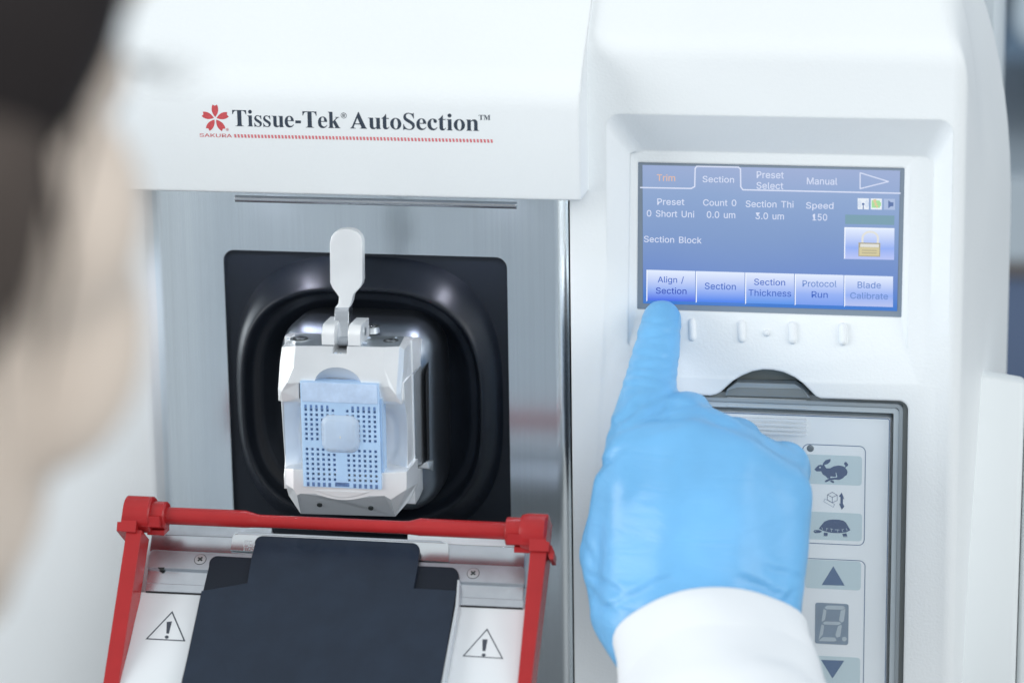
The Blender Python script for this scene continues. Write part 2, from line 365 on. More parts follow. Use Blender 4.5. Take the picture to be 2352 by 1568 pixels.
def fill_loops(loops, off=0.0):
    """even-odd fill of 2-D outlines -> (verts, faces)"""
    cu = bpy.data.curves.new('tmp', 'CURVE'); cu.dimensions = '2D'; cu.fill_mode = 'BOTH'; cu.offset = off
    for l in loops:
        s = cu.splines.new('POLY'); s.points.add(len(l) - 1)
        for q, (x, y) in zip(s.points, l): q.co = (x, y, 0, 1)
        s.use_cyclic_u = True
    o = bpy.data.objects.new('tmp', cu); COL.objects.link(o)
    dg = bpy.context.evaluated_depsgraph_get(); dg.update()
    me = bpy.data.meshes.new_from_object(o.evaluated_get(dg))
    vs = [tuple(v.co) for v in me.vertices]; fs = [tuple(p.vertices) for p in me.polygons]
    bpy.data.objects.remove(o); bpy.data.curves.remove(cu); bpy.data.meshes.remove(me)
    return vs, fs
def serif_loops(s):
    x = 0; out = []
    for ch in s:
        w, d = GLYPH[ch]
        L = path_loops(d) if d else []
        if ch == 'o': L = [ell(250, 230, 226, 243), ell(250, 230, 86, 210)]
        if ch == 'i': L = L + [ell(141, 612, 80, 80)]
        out += [[(px + x, py) for px, py in l] for l in L]; x += w
    return out
SANS = {'.':(188,[[95,-4,83,-3,73,1,63,9,55,18,51,29,50,41,51,53,55,64,63,73,73,81,83,85,95,87,107,85,118,81,128,73,135,64,140,53,141,41,140,29,135,18,128,9,118,1,107,-3]]),
 '/':(249,[[235,533,71,-76,14,-76,178,533]]),
 '0':(453,[[227,-7,191,-3,158,7,130,24,105,48,85,77,69,113,57,155,50,202,48,254,50,306,57,353,69,395,85,431,106,461,130,484,159,502,191,512,227,516,262,512,295,502,323,484,348,461,368,431,384,395,396,353,403,306,405,254,403,202,396,155,384,113,368,77,348,48,323,24,295,7,263,-3],[227,50,250,52,271,60,290,74,306,92,320,116,330,144,338,176,342,213,344,254,342,295,338,332,330,365,320,393,306,416,290,435,271,449,250,457,227,460,203,457,182,449,163,435,147,416,134,393,123,365,115,332,111,295,109,254,111,213,115,176,123,144,134,116,147,92,163,74,182,60,203,52]]),
 '1':(453,[[76,0,76,55,391,55,391,0],[276,509,276,0,212,0,212,448,209,448,86,358,86,427,198,509]]),
 '3':(453,[[218,-7,188,-5,159,1,133,10,108,22,88,38,70,57,57,79,48,104,44,132,109,132,112,115,118,100,126,87,137,76,150,66,165,59,182,54,200,51,219,50,239,51,258,55,275,61,291,69,304,80,315,93,323,108,328,125,329,145,328,163,323,180,316,196,306,211,292,223,275,234,254,241,229,246,201,248,157,248,157,299,288,448,288,452,70,452,70,509,372,509,372,461,211,278,211,289,247,290,279,286,308,276,333,262,354,244,371,222,383,198,391,173,393,145,390,116,383,90,370,66,354,45,333,27,309,12,281,2,251,-5]]),
 '5':(453,[[221,-7,192,-5,165,1,140,11,118,25,99,41,83,60,71,82,63,105,60,130,122,130,125,115,130,102,138,89,148,78,160,68,173,60,188,54,204,51,221,50,241,51,259,56,276,64,291,75,304,89,314,104,322,122,326,141,328,162,326,183,321,203,314,221,303,237,290,251,275,262,257,270,238,275,218,277,201,276,184,273,167,268,152,262,139,255,128,246,67,253,96,509,366,509,366,452,151,452,134,301,136,301,148,311,162,318,178,325,194,330,212,333,229,334,252,332,274,328,294,321,313,311,330,299,345,285,358,269,370,251,379,231,386,210,390,187,391,163,388,132,381,102,369,76,352,52,332,32,309,15,282,3,253,-4]]),
 'A':(480,[[16,0,201,509,276,509,463,0,395,0,287,302,264,372,232,478,245,478,213,371,191,302,85,0],[110,142,110,199,370,199,370,142]]),
 'B':(456,[[60,0,60,509,241,509,274,507,304,501,329,491,350,477,367,461,381,442,390,421,396,398,398,374,397,353,393,336,387,320,378,307,368,295,356,286,343,278,329,272,315,267,315,262,331,260,347,254,363,245,378,234,391,220,402,203,411,184,416,161,418,136,416,111,410,88,400,67,386,48,368,31,344,18,317,8,284,2,247,0],[125,57,245,57,281,60,309,67,330,80,344,96,353,115,355,137,354,153,350,169,342,184,333,197,320,209,306,218,289,225,269,229,248,231,125,231],[125,285,238,285,256,287,273,290,288,296,302,304,314,314,323,326,330,340,335,355,336,372,333,393,326,412,313,429,294,442,270,449,240,452,125,452]]),
 'C':(510,[[267,-7,225,-3,186,7,150,25,119,49,92,79,70,115,53,157,44,203,40,254,44,305,53,352,70,393,92,429,119,459,150,484,186,501,225,512,267,516,293,514,317,511,340,504,362,496,383,485,402,471,419,456,435,438,448,418,459,397,467,373,473,348,408,348,404,365,397,380,389,395,380,407,369,418,357,428,344,437,330,444,315,449,300,453,284,455,267,456,237,453,209,445,184,432,161,414,141,391,125,364,113,332,106,295,103,254,106,213,113,177,125,145,141,117,161,94,184,76,210,63,237,56,267,53,284,54,300,56,315,60,330,65,344,72,357,81,369,90,380,102,389,114,397,128,404,144,408,160,473,160,467,135,459,112,448,91,435,71,420,53,402,38,383,24,363,13,341,5,317,-2,293,-6]]),
 'E':(419,[[60,0,60,509,372,509,372,452,125,452,125,286,355,286,355,229,125,229,125,57,375,57,375,0]]),
 'F':(410,[[60,0,60,509,369,509,369,452,125,452,125,278,346,278,346,221,125,221,125,0]]),
 'I':(300,[[31,0,31,57,118,57,118,452,31,452,31,509,269,509,269,452,183,452,183,57,269,57,269,0]]),
 'K':(467,[[104,145,104,216,139,261,174,303,212,344,364,509,448,509,231,276,228,276],[60,0,60,509,125,509,125,334,124,225,125,193,125,0],[372,0,188,259,228,309,449,0]]),
 'L':(393,[[60,0,60,509,125,509,125,57,361,57,361,0]]),
 'M':(628,[[60,0,60,509,152,509,277,187,287,159,299,123,311,84,322,49,307,49,318,83,330,121,342,158,352,187,476,509,568,509,568,0,504,0,504,291,504,327,505,369,506,413,507,457,513,457,498,409,482,363,467,322,456,291,342,0,286,0,170,291,159,321,145,361,129,408,112,457,119,457,120,416,121,372,122,328,122,291,122,0]]),
 'N':(523,[[60,0,60,509,136,509,343,183,363,151,388,107,414,55,405,54,401,108,399,157,399,195,399,509,463,509,463,0,387,0,202,290,177,331,148,381,108,452,119,454,122,384,124,328,125,291,125,0]]),
 'P':(445,[[60,0,60,509,235,509,272,506,305,499,332,487,356,471,375,452,390,430,400,404,407,377,409,348,407,318,400,291,390,265,375,243,356,223,332,207,305,195,272,188,235,186,109,186,109,242,233,242,257,244,279,248,297,256,312,266,324,279,333,294,339,310,343,328,344,348,343,367,339,385,333,402,324,416,312,428,297,439,279,446,257,451,232,452,125,452,125,0]]),
 'R':(449,[[60,0,60,509,236,509,273,506,305,500,333,489,356,473,376,455,390,433,401,408,407,381,409,352,407,323,401,296,390,271,376,250,356,232,333,217,305,206,273,200,236,198,96,198,96,255,234,255,258,256,280,260,298,267,313,276,325,287,334,300,340,316,344,333,345,352,344,371,340,389,334,405,325,419,313,430,298,440,279,446,258,451,233,452,125,452,125,0],[353,0,230,229,303,229,428,0]]),
 'S':(447,[[224,-9,188,-7,156,-1,128,9,102,23,81,40,64,60,51,83,42,109,38,137,104,137,108,118,114,102,123,88,136,76,150,66,166,59,185,53,204,50,224,49,246,50,267,54,286,60,303,69,317,79,329,92,338,106,344,122,346,139,344,154,340,168,332,179,322,189,310,197,296,205,245,222,184,239,145,253,112,269,86,289,67,313,56,341,52,372,54,400,62,425,75,448,92,468,113,484,138,498,165,508,195,514,227,516,259,514,289,508,316,498,340,484,360,468,377,449,390,427,398,403,401,378,337,378,332,402,320,421,302,437,280,449,254,456,225,459,204,457,185,454,167,448,152,440,139,430,129,418,121,405,117,391,115,376,117,359,122,345,131,334,142,324,155,315,169,308,212,293,264,279,312,264,328,256,344,248,359,238,372,226,384,213,395,198,402,180,407,161,408,139,406,112,399,87,386,64,370,43,349,25,323,11,294,0,261,-7]]),
 'T':(449,[[32,452,32,509,417,509,417,452,257,452,257,0,193,0,193,452]]),
 'U':(517,[[259,-8,220,-6,186,2,154,15,126,33,103,55,85,80,71,108,63,140,60,173,60,509,124,509,124,178,126,155,132,133,141,113,153,95,169,80,187,68,208,59,232,53,259,52,285,53,309,59,331,68,349,80,364,95,377,113,385,133,391,155,393,178,393,509,457,509,457,173,454,140,446,108,433,80,414,55,391,33,363,15,332,2,297,-6]]),
 'X':(474,[[18,0,217,284,217,236,29,509,104,509,178,400,204,361,223,329,243,292,232,292,252,329,272,361,298,400,374,509,446,509,259,239,259,287,456,0,382,0,292,129,268,165,250,195,230,231,244,231,225,196,206,166,182,129,91,0]]),
 'a':(389,[[160,-9,137,-7,115,-3,94,5,76,15,60,29,48,45,38,63,32,84,30,108,32,128,36,146,43,161,53,174,64,184,78,193,92,200,108,206,125,211,178,220,234,227,265,235,276,255,276,257,275,272,272,285,267,297,260,307,251,315,240,322,227,327,212,330,196,331,178,330,163,327,149,322,118,301,100,274,41,291,51,313,64,331,79,346,95,358,114,368,133,375,153,380,173,383,194,384,239,379,255,375,271,369,286,360,300,350,312,336,322,320,330,301,335,278,337,251,337,0,277,0,277,52,272,52,252,25,242,16,229,8,215,1,199,-4,181,-7],[170,45,192,47,211,51,228,59,242,68,254,80,263,93,270,108,274,122,276,138,276,190,259,182,231,176,200,171,175,168,134,159,122,153,112,147,103,139,97,130,93,118,92,105,93,93,96,82,102,72,109,64,119,57,130,52,142,48,156,46]]),
 'b':(424,[[229,-8,208,-7,189,-3,172,4,159,12,147,21,138,31,118,59,112,59,112,0,53,0,53,509,114,509,114,319,118,319,137,346,147,355,158,364,171,373,188,379,207,383,229,384,259,382,287,374,313,361,335,342,354,320,370,293,381,261,388,227,390,189,388,151,381,116,370,84,355,57,336,34,313,16,288,3,260,-6],[220,47,242,49,262,55,279,66,294,80,306,97,316,117,323,139,327,163,328,189,327,215,323,239,316,261,307,281,295,298,280,311,262,322,243,328,220,330,198,328,178,322,161,312,147,299,134,282,125,263,118,241,114,216,113,189,114,162,118,138,125,115,135,95,147,78,162,65,179,55,198,49]]),
 'c':(396,[[207,-8,174,-5,144,3,117,16,93,35,72,58,56,85,44,116,37,150,34,187,37,225,44,260,56,291,72,318,93,341,117,360,144,374,174,382,207,384,226,384,243,381,260,377,276,371,291,364,305,356,318,346,330,335,340,322,349,308,356,293,362,277,303,262,290,289,270,311,242,325,207,330,184,328,163,321,145,310,130,296,118,278,108,258,102,236,98,212,96,187,98,163,102,139,108,117,118,97,130,80,145,66,163,55,184,49,207,46,243,52,271,66,292,89,304,117,363,102,357,86,350,70,341,56,331,43,319,32,306,21,292,12,277,5,261,-1,244,-5,226,-7]]),
 'd':(424,[[195,-8,165,-6,137,3,111,16,89,34,70,57,55,84,43,116,36,151,34,189,36,227,43,261,55,293,70,320,89,342,112,361,137,374,165,382,196,384,218,383,237,379,253,373,267,364,278,355,287,346,306,319,311,319,311,509,372,509,372,0,313,0,313,59,307,59,287,31,277,21,266,12,252,4,236,-3,217,-7],[205,47,226,49,246,55,263,65,278,78,290,95,299,115,306,138,310,162,312,189,310,216,306,241,300,263,290,282,278,299,263,312,246,322,227,328,205,330,182,328,162,322,145,311,130,298,118,281,108,261,102,239,98,215,96,189,98,163,102,139,109,117,118,97,130,80,145,66,162,55,182,49]]),
 'e':(404,[[212,-8,177,-5,145,3,117,16,92,35,72,58,56,85,44,116,37,150,34,187,36,224,44,258,55,290,71,317,91,340,115,359,142,373,172,382,205,384,226,383,246,380,266,374,285,366,303,355,319,341,334,324,347,305,357,282,365,256,370,227,371,194,371,169,75,169,75,221,338,221,310,202,308,226,304,248,298,269,288,286,277,301,263,314,246,323,227,328,205,330,183,328,164,323,146,313,131,301,119,286,109,270,102,251,97,231,96,211,96,178,98,151,102,127,110,106,121,88,135,73,151,61,169,53,190,48,212,46,227,47,241,49,254,53,265,58,276,65,285,73,294,82,300,93,306,105,365,91,358,72,348,55,335,39,320,26,302,14,283,4,261,-3,237,-7]]),
 'g':(425,[[207,-151,180,-149,156,-146,134,-140,114,-132,97,-122,82,-110,70,-97,59,-84,51,-69,101,-41,122,-66,131,-74,142,-82,154,-88,169,-93,187,-96,207,-97,236,-95,261,-87,282,-75,298,-58,308,-34,311,-6,311,68,306,68,287,41,277,32,266,23,252,16,236,10,217,6,195,5,165,7,138,14,113,27,90,43,71,65,55,90,43,120,36,154,34,191,36,229,43,263,55,293,71,320,90,342,112,361,138,374,166,382,196,384,218,383,237,379,253,373,267,365,279,356,288,346,308,319,313,319,313,379,372,379,372,-9,370,-40,363,-67,350,-90,334,-109,314,-124,291,-136,265,-144,237,-149],[205,59,227,61,246,66,264,75,278,87,290,103,300,121,307,142,311,166,312,193,311,219,307,242,300,264,291,283,279,299,264,312,247,322,227,328,205,330,182,328,163,322,145,312,130,298,118,282,109,262,102,241,98,218,96,193,98,167,102,144,109,123,118,104,131,88,145,76,163,66,183,61]]),
 'h':(410,[[114,227,114,0,53,0,53,509,114,509,114,287,102,287,116,319,132,344,152,362,175,374,200,382,227,384,252,383,275,377,295,369,313,356,328,340,341,321,350,298,355,271,357,240,357,0,296,0,296,235,293,263,286,286,273,304,256,318,235,326,210,329,192,328,176,324,161,317,147,308,136,297,126,283,119,266,115,248]]),
 'i':(167,[[53,0,53,379,114,379,114,0],[84,443,73,444,63,448,54,455,47,463,43,472,41,483,43,494,47,504,54,512,63,518,73,522,84,524,95,522,105,518,114,512,121,504,125,494,126,483,125,472,121,463,114,455,105,448,95,444]]),
 'k':(381,[[110,137,110,212,121,212,284,379,360,379,184,199,177,199],[53,0,53,509,114,509,114,0],[294,0,148,186,191,229,372,0]]),
 'l':(189,[[139,-2,112,0,91,8,74,20,62,37,55,59,53,84,53,509,114,509,114,99,114,83,117,71,120,62,126,57,135,53,146,52,160,53,170,54,181,3,162,-1]]),
 'm':(610,[[53,0,53,379,112,379,112,295,108,295,114,314,122,331,132,346,144,358,158,368,172,376,187,382,203,385,219,386,245,383,268,375,287,361,303,342,314,320,321,295,312,295,318,312,326,329,337,343,350,356,364,366,381,375,398,381,417,385,437,386,458,385,478,380,497,372,514,361,529,346,541,328,550,307,555,283,557,255,557,0,496,0,496,254,493,279,485,298,473,313,456,323,438,329,419,330,402,329,387,326,374,320,363,312,353,302,345,290,340,277,336,263,335,247,335,0,274,0,274,260,272,280,265,297,253,311,238,322,220,328,199,330,185,329,171,326,158,320,145,312,135,302,126,289,119,274,115,257,114,238,114,0]]),
 'n':(410,[[114,227,114,0,53,0,53,379,112,379,112,287,102,287,116,319,132,344,152,362,175,374,200,382,227,384,252,383,275,377,295,369,313,356,328,340,341,321,350,298,355,271,357,240,357,0,296,0,296,235,293,263,286,286,273,304,256,318,235,326,210,329,192,328,176,324,161,317,147,308,136,297,126,283,119,266,115,248]]),
 'o':(415,[[207,-8,174,-5,144,3,117,16,93,35,72,58,56,85,44,116,37,150,34,187,37,225,44,260,56,291,72,318,93,341,117,360,144,374,174,382,207,384,241,382,271,374,299,360,323,341,343,318,359,291,371,260,379,225,381,187,379,150,371,116,359,85,343,58,323,35,299,16,271,3,241,-5],[207,46,231,49,252,55,270,66,285,80,298,97,307,117,314,139,318,163,319,187,318,212,314,236,307,258,298,278,285,296,270,310,252,321,231,328,207,330,184,328,163,321,145,310,130,296,118,278,108,258,102,236,98,212,96,187,98,163,102,139,108,117,118,97,130,80,145,66,163,55,184,49]]),
 'p':(424,[[53,-143,53,379,112,379,112,319,118,319,137,346,147,355,158,364,171,373,188,379,207,383,229,384,259,382,287,374,313,361,335,342,354,320,370,293,381,261,388,227,390,189,388,151,381,116,370,84,355,57,336,34,313,16,288,3,260,-6,229,-8,208,-7,189,-3,173,4,159,12,147,21,138,31,118,59,114,59,114,-143],[220,47,242,49,262,55,279,66,294,80,306,97,316,117,323,139,327,163,328,189,327,215,323,239,316,261,307,281,295,298,280,311,262,322,243,328,220,330,198,328,178,322,161,312,147,299,134,282,125,263,118,241,114,216,113,189,114,162,118,138,125,115,135,95,147,78,162,65,179,55,198,49]]),
 'r':(259,[[53,0,53,379,112,379,112,321,115,321,124,339,137,354,152,367,171,377,191,383,213,385,229,384,243,384,243,322,230,324,207,326,190,324,174,321,159,315,146,306,135,296,126,284,119,269,115,254,114,237,114,0]]),
 's':(365,[[182,-8,157,-7,133,-3,112,3,93,12,76,24,62,38,50,54,41,73,36,94,94,107,101,87,111,72,124,60,141,52,160,47,181,45,206,47,227,53,244,62,258,74,265,88,268,103,266,115,262,126,254,136,243,144,229,150,212,155,149,170,118,180,92,192,72,208,58,227,50,249,47,274,49,295,55,314,65,332,79,347,95,360,115,370,137,378,161,383,187,384,212,383,234,379,254,372,271,363,286,352,299,339,309,324,318,308,324,290,268,277,262,291,254,304,243,316,228,325,210,331,187,333,166,331,147,326,131,317,119,305,111,292,109,277,110,264,115,253,124,243,136,235,152,229,172,223,229,209,261,200,287,187,306,171,320,153,328,131,331,107,329,85,323,65,312,47,298,31,281,18,260,6,236,-2,210,-7]]),
 't':(227,[[204,379,204,327,6,327,6,379],[65,471,126,471,126,98,127,83,130,70,136,61,144,55,156,51,170,50,185,51,202,54,213,2,192,-3,168,-4,138,-1,113,7,92,21,77,41,68,64,65,93]]),
 'u':(410,[[182,-5,158,-3,135,2,115,11,97,23,82,39,69,59,60,82,54,109,53,139,53,379,114,379,114,144,116,117,124,94,137,75,154,61,175,53,200,50,218,51,234,55,249,62,263,71,274,83,283,97,290,113,295,132,296,153,296,379,357,379,357,0,298,0,298,92,307,92,294,60,277,35,257,17,234,5,209,-3]])}
def sarea(l): return sum(l[i - 1][0] * l[i][1] - l[i][0] * l[i - 1][1] for i in range(len(l))) / 2
def inside(p, l):
    c = False
    for i in range(len(l)):
        (x0, y0), (x1, y1) = l[i - 1], l[i]
        if (y0 > p[1]) != (y1 > p[1]) and p[0] < (x1 - x0) * (p[1] - y0) / (y1 - y0) + x0: c = not c
    return c
def sans(s, bold=0.0):
    """plain grotesque letters from outlines (thousandths of an em); overlapping strokes are filled one by one"""
    x = 0; vs = []; fs = []
    for ch in s:
        if ch == ' ': x += 280; continue
        w, L = SANS[ch]
        L = [[((fl[i] + x) / 1000, fl[i + 1] / 1000) for i in range(0, len(fl), 2)] for fl in L]; x += w
        big = max(L, key=lambda l: abs(sarea(l))); sg = sarea(big) > 0
        outer = [l for l in L if (sarea(l) > 0) == sg]; holes = [l for l in L if (sarea(l) > 0) != sg]
        for k, o in enumerate(outer):
            v2, f2 = fill_loops([o] + [h for h in holes if inside(h[0], o)], bold * 0.5)
            n = len(vs); vs += [(q[0], q[1], 0.012 * k) for q in v2]; fs += [tuple(i + n for i in f) for f in f2]
    return vs, fs
def lay(name, vf, mat_, parent, p0, p1, up, height=None, n=(0, -1, 0), lift=0.06):
    """lay flat geometry so that its left end falls on p0, its right end on p1; height in mm of its y extent"""
    vs, fs = vf; p0, p1, up = Vector(p0), Vector(p1), Vector(up).normalized()
    x0 = min(v[0] for v in vs); x1 = max(v[0] for v in vs)
    ex = (p1 - p0) / (x1 - x0)
    y1 = max(v[1] for v in vs); k = height / y1 if height else ex.length
    out = [p0 + ex * (v[0] - x0) + up * (v[1] * k) + Vector(n) * (lift + v[2]) for v in vs]
    return mesh(name, out, fs, mat_, parent, recalc=False)
Z = Vector((0, 0, 1))
# ================================================================== the microtome
mic = thing('microtome', 'large white laboratory microtome with steel front plate, lit touchscreen and keypad', 'microtome', (20, 20, -160))
YC, YH, YW = -15.0, -30.0, -8.0
ZB = -190.0
# --- head cover: front face, rounded bend, sloping top; runs along X
XH0, XH1 = pt(-160, 450, YH).x, 31.6
zh0, zbend = 59.4, pt(800, 190, YH).z
R = 22.0; tt = R * math.tan(math.radians(22.5))
prof = [(120, zh0 + 3), (YH + 1.2, zh0), (YH + 0.35, zh0 + 0.35), (YH, zh0 + 1.2)]
prof += [(YH + R * (1 - math.cos(a)), zbend - tt + R * math.sin(a)) for a in [math.radians(45 * k / 10) for k in range(11)]]
prof += [(YH + 150, prof[-1][1] + 150 - R * (1 - math.cos(math.radians(45))))]
prof += [(150, prof[-1][1]), (150, zh0 + 3)]
mb = MB()
loops = []
for x, ins in ((XH0, 0), (XH1 - 1.5, 0), (XH1 - 0.45, 0.45), (XH1, 1.5)):
    c = Vector((0, 60, 120))
    lp = []
    for (y, z) in prof:
        yy = max(y, YH + ins) if y < YH + 8 else y
        zz = max(z, zh0 + ins * 0.6)
        lp.append(Vector((x, yy, zz)))
    loops.append(lp)
mb.loft(loops)
head = mb.build('head_cover', M['white'], mic, auto=30)
# --- left side wall
mb = MB()
xw = pt(349, 800, YW).x
mb.loft([rrect(pt(-160, 800, YW).x, xw, ZB, zh0 + 6, 1.0, 60), rrect(pt(-160, 800, YW).x, xw, ZB, zh0 + 6, 1.0, YW + 3), rrect(pt(-160, 800, YW).x, xw - 0.9, ZB, zh0 + 6, 1.0, YW + 0.9), rrect(pt(-160, 800, YW).x, xw - 3, ZB, zh0 + 6, 1.0, YW)])
mb.build('side_panel', M['white'], mic, auto=35)
# --- console body
XL, XR = pt(1313, 900, YC).x, pt(2203, 900, YC).x
zt = pt(1750, 104, YC).z
XRB = pt(2313, 820, 97).x
def console_section(y, ins, top, rx, rz):
    x0, x1 = XL + ins, XR - ins + (XRB - XR) * (y - YC) / 112
    out = [Vector((x0, y, ZB)), Vector((x0, y, top - ins))]
    out += [Vector((x0 + (x1 - rx - x0) * k / 6, y, top - ins)) for k in range(1, 6)]
    for k in range(15):
        a = math.pi / 2 * (1 - k / 14)
        out.append(Vector((x1 - rx + rx * math.cos(a), y, top - ins - rz + rz * math.sin(a))))
    out.append(Vector((x1, y, ZB)))
    return out
R = 14.0; tt = R * math.tan(math.radians(22.5)); secs = []
ys = [0, 0.3, 0.9, 1.8, 3.0, 4.1]
for d in [0, 0.25, 0.7, 1.4, 2.4, 4.1, 8, 14, 22, 26, 30.1, 38, 48, 60, 72, 86, 100, 112]:
    ins = 4.0 - math.sqrt(max(4.0 ** 2 - (4.0 - min(d, 4.0)) ** 2, 0))
    if d <= 4.1: a = math.acos(1 - d / R); top = zt - tt + R * math.sin(a)
    else: top = zt - tt + R * math.sin(math.radians(45)) + min(d - 4.1, 26)
    zs_ = zt - 8 + (pt(2300, 500, 95).z - zt + 8) * min(1, d / 50)
    secs.append(console_section(YC + d, 0, top, 4 + 32 * (d / 110) ** 0.65, top - zs_))
    for q in secs[-1]:
        if q.x > XR - 6: q.x -= ins * (q.x - XR + 6) / 6
body = MB().loft(secs).raw('console')
# screen recess: a tilted floor, deep at the top and running out level with the front at the bottom
xl0, xr0 = pt(1393, 500, YC).x, pt(2186, 500, YC).x
zt0, zb0 = pt(1780, 268, YC).z, pt(1780, 872, YC).z
yt1 = -5.0; zt1 = pt(1780, 352, yt1).z
def floor_y(z): return YC + 0.15 + (yt1 - YC - 0.15) * (z - zb0) / (zt1 - zb0)
lA = rrect(xl0 - 1.5, xr0 + 1.5, zb0, zt0 + 1.5, 6, YC - 6, side=14); lB = rrect(xl0, xr0, zb0, zt0, 5, YC, side=14)
for q in lB: q.y = YC - 0.01
lC = rrect(xl0 + 8.5, xr0 - 7.0, zb0 + 0.5, zt1, 4, 0, side=14)
for q in lC: q.y = floor_y(q.z)
cut1 = MB().loft([lA, lB, lC]).raw()
# screen inset
s_bl, s_br = Vector((48.0, -9.2, 15.9)), Vector((142.9, -9.2, 15.9))
s_tl = Vector((48.0, -5.2, 69.0))
s_n = (s_tl - s_bl).cross(s_br - s_bl).normalized()
if s_n.y > 0: s_n = -s_n
s_up = (s_tl - s_bl).normalized()
fo = Vector((0, yt1, zt1)); fn = Vector((0, -(zt1 - zb0), -(yt1 - YC - 0.4))).normalized()
fo2 = Vector((0, floor_y(zb0), zb0))
fdir = (fo - fo2).normalized(); fn = Vector((1, 0, 0)).cross(fdir)
pts4 = [ppt(u, v, fo, fn) for u, v in ((2093, 362), (1449, 350), (1442, 800), (2085, 806))]
xa, xb = (pts4[1].x + pts4[2].x) / 2, (pts4[0].x + pts4[3].x) / 2
za, zb_ = (pts4[2].z + pts4[3].z) / 2, (pts4[0].z + pts4[1].z) / 2
lB = rrect(xa, xb, za, zb_, 1.2, 0)
for q in lB: q.y = floor_y(q.z)
lA = [q + Vector((0, -6, 0)) for q in lB]
lC = rrect(48.0, 142.9, 15.9, 69.0, 0.4, 0)
for q in lC: q.y = s_bl.y + (s_tl.y - s_bl.y) * (q.z - s_bl.z) / (s_tl.z - s_bl.z)
lD = [q + Vector((0, 4, 0)) for q in lC]
cut2 = MB().loft([lA, lB, lC, lD]).raw()
# keypad opening with thumb arch
kx0, kx1 = pt(1441, 1200, YC).x, 146.2
kz = pt(1980, 917, YC).z
ol = [Vector((kx1 - 3.4 + 3.4 * math.cos(a), 0, kz - 3.4 + 3.4 * math.sin(a))) for a in [math.pi / 2 * k / 8 for k in range(9)]]
A = [(1885, 914), (1874, 909), (1862, 897), (1845, 880), (1825, 866), (1800, 855), (1775, 850), (1752, 849), (1728, 853), (1705, 862), (1685, 873), (1668, 888), (1656, 899), (1645, 905), (1632, 908)]
ol += [Vector((p.x, 0, min(p.z, p.z))) for p in [pt(u, v, YC) for u, v in A]]
ol += [Vector((kx0 + 3.4 + 3.4 * math.cos(a), 0, kz - 3.4 + 3.4 * math.sin(a))) for a in [math.pi / 2 + math.pi / 2 * k / 8 for k in range(9)]]
ol += [Vector((kx0, 0, -176)), Vector((kx1, 0, -176))]
cut3 = MB().loft([[q + Vector((0, YC - 6, 0)) for q in ol], [q + Vector((0, -2.5, 0)) for q in ol]]).raw()
body = cut(body, [cut1, cut2, cut3])
console = link_mesh('console', body, M['white'], mic, auto=28)
# raised finger markers on the sill under the screen
def sill(u, v):
    t = (v - 716) / (804 - 716); return pt(u, v, s_bl.y + (YC + 1.0 - s_bl.y) * t + 0.35)
for u in (1589, 1703, 1819, 1935):
    d = (u - 1589) * 0.028
    MB().capsule(sill(u, 740 + d), sill(u + 1, 775 + d), 1.45).build('raised_marker', M['white'], console, smooth=True)
MB().sphere(sill(1761, 765), 1.3).build('raised_dot', M['white'], console, smooth=True)
# --- rear body and the right-hand wheel cover
xq = pt(2291, 200, 120).x
MB().loft([rrect(60, xq - 2, -60, 330, 6, 118), rrect(60, xq, -60, 330, 6, 121), rrect(60, xq, -60, 330, 6, 200)]).build('rear_body', mat('shaded_rear_plastic', (0.62, 0.68, 0.72), 0.5), mic, auto=35)  # rear shell's shade put into a greyer base colour
def prof_x(x, ins):
    dz = -0.15 * (x - 171)
    P = [(-16.5, 35), (-50, 25), (-82, 15.5), (-126, 7), (-200, 2)]
    f = [(y + ins, z - ins + dz) for z, y in P]
    tp = [(60, -30), (54, -21), (48, -17.6), (42, -15.9), (38, -15.8)]
    return [Vector((x, y, z)) for y, z in f] + [Vector((x, 70 - ins, -200)), Vector((x, 70 - ins, -60))] + [Vector((x, y, z - ins + dz)) for y, z in tp]
mb = MB(); mb.loft([prof_x(d, i) for d, i in ((158, 0), (184.2, 0), (185.2, 0.5), (185.9, 1.6))])
mb.build('wheel_cover', M['white_smooth'], mic, auto=40)
mb = MB(); mb.loft([[Vector((d, q.y + 1.5 + i, q.z - 3 - i)) for q in prof_x(184, 0)] for d, i in ((186.2, 1.6), (187.2, 0.3), (230, 0))])
mb.build('hand_wheel', M['white_smooth'], mic, auto=40)
# --- steel front plate with its rounded opening and the curled right edge
ox0, ox1, oz1, oz0 = -109.2, -1.4, 31.6, -122.0
sx0, sx1 = pt(352, 800, 0).x, pt(1277, 900, 0).x
def ring_faces(a, b):
    n = len(a); return [(i, (i + 1) % n, n + (i + 1) % n, n + i) for i in range(n)]
inn = rrect(ox0, ox1, oz0, oz1, 4.2, 0)
cx, cz = (ox0 + ox1) / 2, (oz0 + oz1) / 2
nq = len(inn) // 4
mb = MB(); zt_ = zh0 + 8
for (xa_, xb2, za1, zb1) in ((sx0, ox0, ZB, zt_), (ox1, sx1, ZB, zt_), (ox0, ox1, oz1, zt_), (ox0, ox1, ZB, oz0)):
    mb.add([(xa_, 0, za1), (xb2, 0, za1), (xb2, 0, zb1), (xa_, 0, zb1)], [(0, 1, 2, 3)])
for k, (x, z) in enumerate(((ox1, oz1), (ox0, oz1), (ox0, oz0), (ox1, oz0))):
    arc_ = inn[k * nq:(k + 1) * nq]
    for q, r2 in zip(arc_, arc_[1:]): mb.add([(x, 0, z), r2, q], [(0, 1, 2)])
mb.add(inn + [q + Vector((0, 1.6, 0)) for q in inn], ring_faces(inn, inn))
